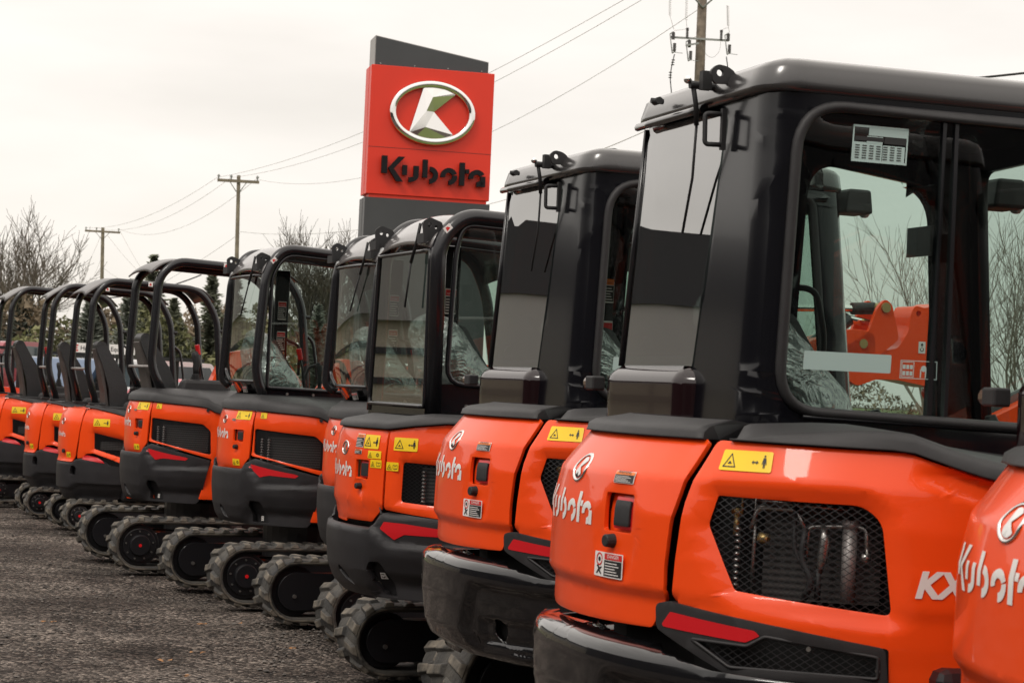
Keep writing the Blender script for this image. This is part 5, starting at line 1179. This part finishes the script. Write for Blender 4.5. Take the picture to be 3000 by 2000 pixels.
sag('overhead_cable', (1.2, 60, 8.25), (5.0, 60, 10.1), .1, .012, 'thin cable rising behind the two biggest cabs')
sag('overhead_cable', (-13.8, 90, 6.0), (-17.5, 86, 4.6), .2, .030, 'thick dark cable sloping behind the open canopies', 'cable_black')

# ------------------------------------------------------------------ trees
def grow(bm, p, d, L, r, lv, rnd, upb=.25, split=.55, minr=.012, wob=.16, sides=(7, 5, 4, 3), kids_=(3, 5), out=None):
    n = 5 if lv > 1 else 3; pts = [p.copy()]; q = p.copy(); dd = d.copy(); rr = [r]
    for i in range(n):
        dd = (dd+Vector((rnd.gauss(0, wob), rnd.gauss(0, wob), rnd.gauss(0, wob)*.6+upb*.18))).normalized(); q = q+dd*(L/n); pts.append(q.copy()); rr.append(max(minr*.6, r*(1-.55*(i+1)/n)))
    tube(bm, pts, rr, sides[min(3, max(0, 4-lv))], caps=False)
    if lv <= 0: return
    k = rnd.randint(*kids_)
    for i in range(k):
        f = .35+.65*(i+rnd.random())/k; idx = min(n, max(1, int(f*n))); a = rnd.random()*6.28; base = pts[idx]; dr = (pts[idx]-pts[idx-1]).normalized(); o = dr.orthogonal().normalized(); o = Matrix.Rotation(a, 3, dr) @ o
        nd = (dr*(1-split)+o*split+Vector((0, 0, upb*.5))).normalized(); grow(bm, base, nd, L*rnd.uniform(.55, .78), max(minr, rr[idx]*.62), lv-1, rnd, upb, split, minr, wob, sides, kids_)
    grow(bm, pts[-1], dd, L*.7, max(minr, rr[-1]), lv-1, rnd, upb, split, minr, wob, sides, kids_)
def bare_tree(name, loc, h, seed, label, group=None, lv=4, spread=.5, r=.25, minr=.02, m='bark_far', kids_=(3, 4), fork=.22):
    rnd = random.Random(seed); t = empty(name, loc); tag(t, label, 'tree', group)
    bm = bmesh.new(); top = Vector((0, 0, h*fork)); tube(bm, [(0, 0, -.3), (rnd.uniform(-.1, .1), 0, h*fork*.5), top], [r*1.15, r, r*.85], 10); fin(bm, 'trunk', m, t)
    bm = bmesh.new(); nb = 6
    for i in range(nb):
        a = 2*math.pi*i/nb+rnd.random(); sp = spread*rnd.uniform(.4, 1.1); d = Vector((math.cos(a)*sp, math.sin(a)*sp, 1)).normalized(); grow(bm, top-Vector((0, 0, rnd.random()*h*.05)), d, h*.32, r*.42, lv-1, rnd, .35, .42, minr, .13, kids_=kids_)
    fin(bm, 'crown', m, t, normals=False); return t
bare_tree('bare_tree', (-26.8, 110, 0), 9.8, 3, 'large leafless tree with wide fan of branches at the left edge', lv=5, spread=.75, r=.42, minr=.016, kids_=(3, 4), fork=.26)
bare_tree('bare_tree', (-8.0, 82, 0), 7.9, 5, 'leafless tree rising behind the round cabs left of the sign tower', lv=5, spread=.32, r=.22, minr=.011, kids_=(3, 5), m='bark')
bare_tree('bare_tree', (9.35, 45, 0), 7.4, 21, 'leafless tree in the middle of the nearest cab side window', lv=4, spread=.50, r=.10, minr=.006, kids_=(3, 5), fork=.12, m='twig_far')
bare_tree('bare_tree', (10.2, 40, 0), 7.0, 23, 'leafless tree at the right end of the nearest cab side window', lv=4, spread=.50, r=.10, minr=.006, kids_=(3, 5), fork=.12, m='twig_far')
bare_tree('bare_tree', (8.2, 52, 0), 5.9, 29, 'smaller leafless tree low in the nearest cab side window', lv=3, spread=.35, r=.06, minr=.006, kids_=(3, 4), fork=.15, m='twig_far')
bare_tree('bare_tree', (6.9, 50, 0), 5.3, 31, 'short leafless tree left of the others in the nearest cab window', lv=3, spread=.35, r=.06, minr=.006, kids_=(3, 4), fork=.15, m='twig_far')
def spruce(loc, h, w, seed, label, m='spruce', dens=1.0):
    w *= 1.45
    rnd = random.Random(seed); t = empty('spruce_tree', loc); tag(t, label, 'tree', None)
    bm = bmesh.new(); cyl(bm, (0, 0, -.2), (0, 0, h*.95), h*.018, 8, .02); fin(bm, 'trunk', 'bark', t)
    bm = bmesh.new(); n = int(64*dens)
    for i in range(n):
        f = (i+.5)/n; z = h*(.06+.93*f); R_ = w*(1-f)**.8*rnd.uniform(.7, 1.1)+.06; kb = int(9*(1-f)+4)
        for j in range(kb):
            a = rnd.random()*6.28; ln = R_*rnd.uniform(.55, 1.05); d = Vector((math.cos(a), math.sin(a), 0)); s = Vector((-d.y, d.x, 0))
            for q in range(5):
                u = (q+.6)/5*ln; c0 = Vector((0, 0, z))+d*u+Vector((0, 0, -.28*u+rnd.uniform(-.05, .05)*w+.06*(u/ln)**2*ln)); k = .085*w*(1.1-.55*q/5)*rnd.uniform(.6, 1.3)
                bm.faces.new([bm.verts.new(c0+v) for v in (d*k*1.3, s*k*.8+Vector((0, 0, -k*.5)), -d*k, -s*k*.8+Vector((0, 0, -k*.6)))])
    fin(bm, 'crown', m, t, normals=False); return t
spruce((-15.9, 90, 0), 6.85, 1.5, 1, 'dark spruce whose tip rises above the largest open canopy')
spruce((-17.2, 92, 0), 5.8, 1.5, 2, 'dark spruce left of the tip above the largest open canopy', 'spruce_blue')
spruce((-13.3, 90, 0), 6.2, 1.3, 3, 'thin spruce right of the largest open canopy frame')
spruce((-12.2, 90, 0), 6.0, 1.2, 4, 'thin spruce half hidden by the round cab left of the sign')
spruce((-19.6, 95, 0), 5.0, 1.7, 6, 'grey green spruce seen through the small open canopies', 'spruce_blue')
spruce((-24.0, 100, 0), 4.9, 1.9, 7, 'broad spruce behind the leftmost open canopies', 'spruce_blue')
spruce((-14.6, 88, 0), 4.9, 1.3, 9, 'short dense spruce between two thin ones behind the open canopy')
spruce((-7.6, 80, 0), 4.6, 1.0, 10, 'dark spruce in front of the leafless trees behind the round cab', 'spruce_blue')
def bush_bank(name, x0, x1, y, h, m, label, seed, n=2600, k=.14):
    rnd = random.Random(seed); bm = bmesh.new()
    for i in range(n):
        x = rnd.uniform(x0, x1); hh = h*(.72+.5*noise.noise(Vector((x*.35, seed, 0)))+.25*noise.noise(Vector((x*1.3, seed, 2)))); z = hh*rnd.random()**.7; yy = y+rnd.uniform(-1.5, 1.5)*(1-z/hh*.6)
        c0 = Vector((x, yy, z)); s = k*rnd.uniform(.5, 1.5); v = [Vector((rnd.gauss(0, 1), rnd.gauss(0, 1), rnd.gauss(0, 1))).normalized()*s for _ in range(3)]
        bm.faces.new([bm.verts.new(c0+q) for q in v])
    return tag(fin(bm, name, m, normals=False), label, 'hedge', kind='stuff')
bush_bank('far_thicket', -34, -4, 100, 6.3, 'bush_brown', 'brown leafless thicket along the field behind the machines', 1, 16000, .20)
bush_bank('far_thicket', -34, -3, 97, 4.6, 'bush_green', 'dull green scrub in front of the brown thicket', 2, 12000, .18)
bush_bank('far_thicket', -16, -9, 88, 5.2, 'bush_green', 'green bushes behind the largest open canopy', 3, 4000, .15)
bush_bank('far_thicket', -9, 30, 90, 2.7, 'bush_brown', 'low brown hedge behind the cabs', 4, 20000, .10)

# ------------------------------------------------------------------ vehicles and goods beyond the row
def wheel(root, x, y, z, r, w=.22):
    bm = bmesh.new(); cyl(bm, (x, y-w/2, z), (x, y+w/2, z), r, 20); wv = fin(bm, 'wheel', 'tyre', root); bm = bmesh.new(); cyl(bm, (x, y-w/2-.01, z), (x, y-w/2, z), r*.6, 14); fin(bm, 'rim', 'steel', wv)
def pickup(loc, rz, m, label, low=False):
    t = empty('parked_pickup' if not low else 'parked_car', loc, rz); tag(t, label, 'pickup' if not low else 'car', None)
    if low: prof = [(-2.1, .35), (2.1, .35), (2.15, .85), (1.2, .95), (.55, 1.42), (-1.1, 1.45), (-2.0, 1.0), (-2.15, .8)]; win = [(.48, 1.36), (1.0, .98), (-1.75, 1.02), (-1.1, 1.38)]
    else: prof = [(-2.7, .55), (2.6, .5), (2.65, 1.05), (1.4, 1.18), (.75, 1.85), (-.9, 1.88), (-1.0, 1.2), (-2.7, 1.2)]; win = [(.68, 1.76), (1.15, 1.22), (-.85, 1.22), (-.82, 1.76)]
    prism('body', rpoly(prof, .08), -.9, .9, m, t, .05)
    bm = bmesh.new()
    for y0, y1 in ((-.905, -.9), (.9, .905)):
        A = [bm.verts.new((x, y0 if y0 < 0 else y1, z)) for x, z in win]; bm.faces.new(A)
    fin(bm, 'side_glass', 'car_glass', t, normals=False)
    bm = bmesh.new(); a = (win[0][0]+.10, win[0][1]); b_ = (win[1][0]+.10, win[1][1]+.02); bm.faces.new([bm.verts.new(v) for v in ((a[0], -.75, a[1]), (b_[0], -.8, b_[1]), (b_[0], .8, b_[1]), (a[0], .75, a[1]))]); fin(bm, 'windscreen', 'car_glass', t, normals=False)
    bm = bmesh.new(); x = -2.16 if low else -.99; z0, z1 = (1.0, 1.38) if low else (1.25, 1.76); x2 = -1.25 if low else -.96; bm.faces.new([bm.verts.new(v) for v in ((x, -.7, z0), (x, .7, z0), (x2-.04, .65, z1), (x2-.04, -.65, z1))]); fin(bm, 'rear_glass', 'car_glass', t, normals=False)
    for x in (-1.35, 1.4):
        for y in (-.8, .8): wheel(t, x, y, .36, .36)
    return t
pickup((-7.75, 45, 0), R(60), 'car_white', 'white pickup behind the seat of the largest open canopy machine')
pickup((-9.6, 46, 0), R(250), 'car_blue', 'blue pickup with pale roof left of the white pickup')
pickup((-6.55, 44, .05), R(70), 'car_red', 'red car low between canopy posts beside the white pickup', low=True)
pickup((-12.7, 50, .35), R(250), 'truck_maroon', 'maroon truck behind the small open canopies')
# roofed trailer with the firm's banner
t = empty('display_trailer', (-10.1, 50, 0), R(-4)); tag(t, 'display trailer with white name banner along its top and caged goods inside', 'trailer')
bm = bmesh.new()
for x in (-1.0, -.3, .4, 1.1):
    for y in (0, 1.2): box(bm, (x, y, 1.35), (.05, .05, 1.5))
for z in (.9, 1.15, 1.4, 1.65): box(bm, (.05, 0, z), (2.2, .03, .03))
fin(bm, 'cage', 'frame_black', t)
bm = bmesh.new(); box(bm, (.05, .6, .65), (2.3, 1.3, .22)); fin(bm, 'deck', 'frame_black', t)
for x in (-.4, .4): wheel(t, x, -.05, .33, .33)
bm = bmesh.new(); box(bm, (.15, -.03, 2.13), (1.55, .05, .24)); bn = fin(bm, 'banner', 'white', t)
pl = Plane((0, -.056, 0), (1, 0, 0), (0, 0, 1))
bt = [([[(-.42+x*.15, 2.08+y*.15) for x, y in q]], 0, 0) for q in text_polys('Hartin', 1, .01)]; bt += [([[(.33+x*.15, 2.08+y*.15) for x, y in q]], 0, 0) for q in text_polys('Equ', 1, .01)]
shapes('banner_lettering', pl, (0, 0), bt, bn, ['sticker_black'], step=2)
shapes('banner_emblem', pl, (-.60, 2.05), [([rect(.04, .16)], 0, 0), ([rect(.13, .035)], 0, .001), ([rect(.11, .035, 0, .0625)], 0, .001), ([rect(.13, .035, 0, .125)], 0, .001)], bn, ['sticker_red'], step=2)
def crate(x, y, z, s, m, label):
    bm = bmesh.new(); box(bm, (0, 0, s[2]/2), s); o = bevel(fin(bm, 'goods_box', m), .02); o.location = (x, y, z); return tag(o, label, 'box')
crate(-10.55, 50.5, .77, (.8, .7, .55), 'cardboard', 'large brown carton in the cage under the banner')
crate(-9.55, 50.5, .77, (.7, .6, .5), 'cardboard', 'brown carton right of the larger one under the banner')
o = crate(-9.45, 50.1, 1.30, (.62, .3, .55), 'sticker_red', 'red box with white letters under the banner'); pl = Plane((-.28, -.152, .18), (1, 0, 0), (0, 0, 1)); shapes('box_lettering', pl, (0, 0), [([[(x*.24, y*.24) for x, y in q]], 0, 0) for q in text_polys('HOU', 1, .01)], o, ['white'], step=2)
def skid(loc, rz, label, m='machine_red', beacon=True):
    """compact loader seen from behind"""
    t = empty('compact_loader', loc, rz); tag(t, label, 'loader')
    prism('body', rpoly([(-1.1, .45), (1.0, .45), (1.0, 1.0), (.6, 1.15), (-.9, 1.2), (-1.15, .95)], .08), -.6, .6, m, t, .03)
    bm = bmesh.new()
    for x in (-.45, .55):
        for y in (-.55, .55): box(bm, (x, y, 1.55), (.07, .07, .9))
    box(bm, (.05, 0, 2.0), (1.15, 1.2, .06)); fin(bm, 'roll_cage', 'frame_black', t)
    prism('lift_arm', rpoly([(-.9, 1.3), (-.7, 1.35), (1.2, .9), (1.5, .4), (1.35, .35), (1.05, .75), (-.8, 1.12)], .04), -.75, -.65, m, t, .01)
    for x in (-.6, .6):
        for y in (-.6, .6): wheel(t, x, y, .38, .38, .26)
    if beacon:
        bm = bmesh.new(); bmesh.ops.create_uvsphere(bm, u_segments=12, v_segments=8, radius=.085, matrix=Matrix.Translation((-.3, -.3, 2.08))); cyl(bm, (-.3, -.3, 2.02), (-.3, -.3, 2.08), .07, 10); fin(bm, 'beacon', 'amber', t, smooth=True)
    return t
skid((-11.2, 44, 0), R(20), 'red loader with orange beacon behind the second small seat'); skid((-13.6, 47, 0), R(40), 'red loader with orange beacon at the far left'); skid((-8.6, 40, -.1), R(10), 'red loader behind the nearest small seat', beacon=False); skid((-15.9, 52, 0), R(80), 'orange red machine at the extreme left behind the row', beacon=False)
skid((-6.2, 36, -.15), R(30), 'orange loader behind the largest open canopy machine', beacon=False)
for i, (x, y) in enumerate(((-14.6, 49), (-11.9, 46.5), (-7.5, 38.5))):
    t = empty('utility_vehicle', (x, y, 0), R(15+20*i)); tag(t, ('black utility vehicle with open roll bars behind the leftmost seat', 'black utility vehicle with open roll bars under the middle canopy', 'black utility vehicle with open roll bars behind the largest open seat')[i], 'utility vehicle')
    prism('body', rpoly([(-1.3, .5), (1.3, .45), (1.35, .9), (.7, 1.1), (.2, .75), (-.4, .75), (-.5, 1.15), (-1.35, 1.15)], .05), -.65, .65, 'frame_black', t, .02)
    bm = bmesh.new()
    for x_ in (-.5, .65):
        for y_ in (-.6, .6): tube(bm, [(x_, y_, 1.0), (x_*.85, y_*.95, 1.85)], .03, 6)
    box(bm, (.05, 0, 1.86), (1.2, 1.2, .04)); fin(bm, 'roll_bars', 'frame_black', t)
    for x_ in (-.9, .9):
        for y_ in (-.6, .6): wheel(t, x_, y_, .32, .32)
# ------------------------------------------------------------------ the yard's own buildings, left of and behind the camera (seen only in reflections)
t = empty('showroom', (-41, 33, 0), R(56)); tag(t, 'long beige dealership building with dark roof beyond the left side of the yard', 'building')
bm = bmesh.new(); box(bm, (0, 0, 1.55), (60, 8, 3.1)); fin(bm, 'wall', 'wall_beige', t)
bm = bmesh.new(); box(bm, (0, 0, 4.15), (60.6, 8.6, 2.1)); fin(bm, 'fascia', 'fascia_grey', t)
prism('roof', [(-30.4, 5.2), (30.4, 5.2), (30, 7.6), (14, 7.1), (0, 6.9), (-14, 6.3), (-24, 5.9)], -4.4, 4.4, 'roof_dark', t, 0)
bm = bmesh.new()
for i in range(20): box(bm, (-28+i*3, -4.03, 1.3), (.12, .06, 3.1))
for z in (.7, 1.5, 2.3): box(bm, (0, -4.05, z), (60, .06, .18))
fin(bm, 'trim', 'roof_dark', t)
t = empty('workshop', (-30, 3, 0), R(90)); tag(t, 'tall dark workshop hall closing the left side of the yard', 'building')
bm = bmesh.new(); box(bm, (0, 0, 2.6), (42, 8, 5.2)); fin(bm, 'wall', 'roof_dark', t)
prism('roof', [(-21.4, 5.2), (21.4, 5.2), (21.4, 5.9), (6, 6.6), (-21.4, 5.9)], -4.4, 4.4, 'wall_grey', t, 0)
bm = bmesh.new()
for i in range(6): box(bm, (-17+i*6.6, -4.03, 1.9), (3.6, .08, 3.6))
fin(bm, 'roller_doors', 'door_dark', t)
t = empty('warehouse', (6, -22, 0), R(-4)); tag(t, 'dark storage building behind the photographer', 'building')
bm = bmesh.new(); box(bm, (0, 0, 3.2), (110, 10, 6.4)); fin(bm, 'wall', 'wall_grey', t)
prism('roof', [(-35.5, 6.4), (35.5, 6.4), (33, 8.4), (-33, 8.4)], -5.4, 5.4, 'roof_dark', t, 0)
bm = bmesh.new()
for i in range(9): box(bm, (-28+i*7, 5.03, 2), (3.2, .08, 3.6))
fin(bm, 'roller_doors', 'roof_dark', t)
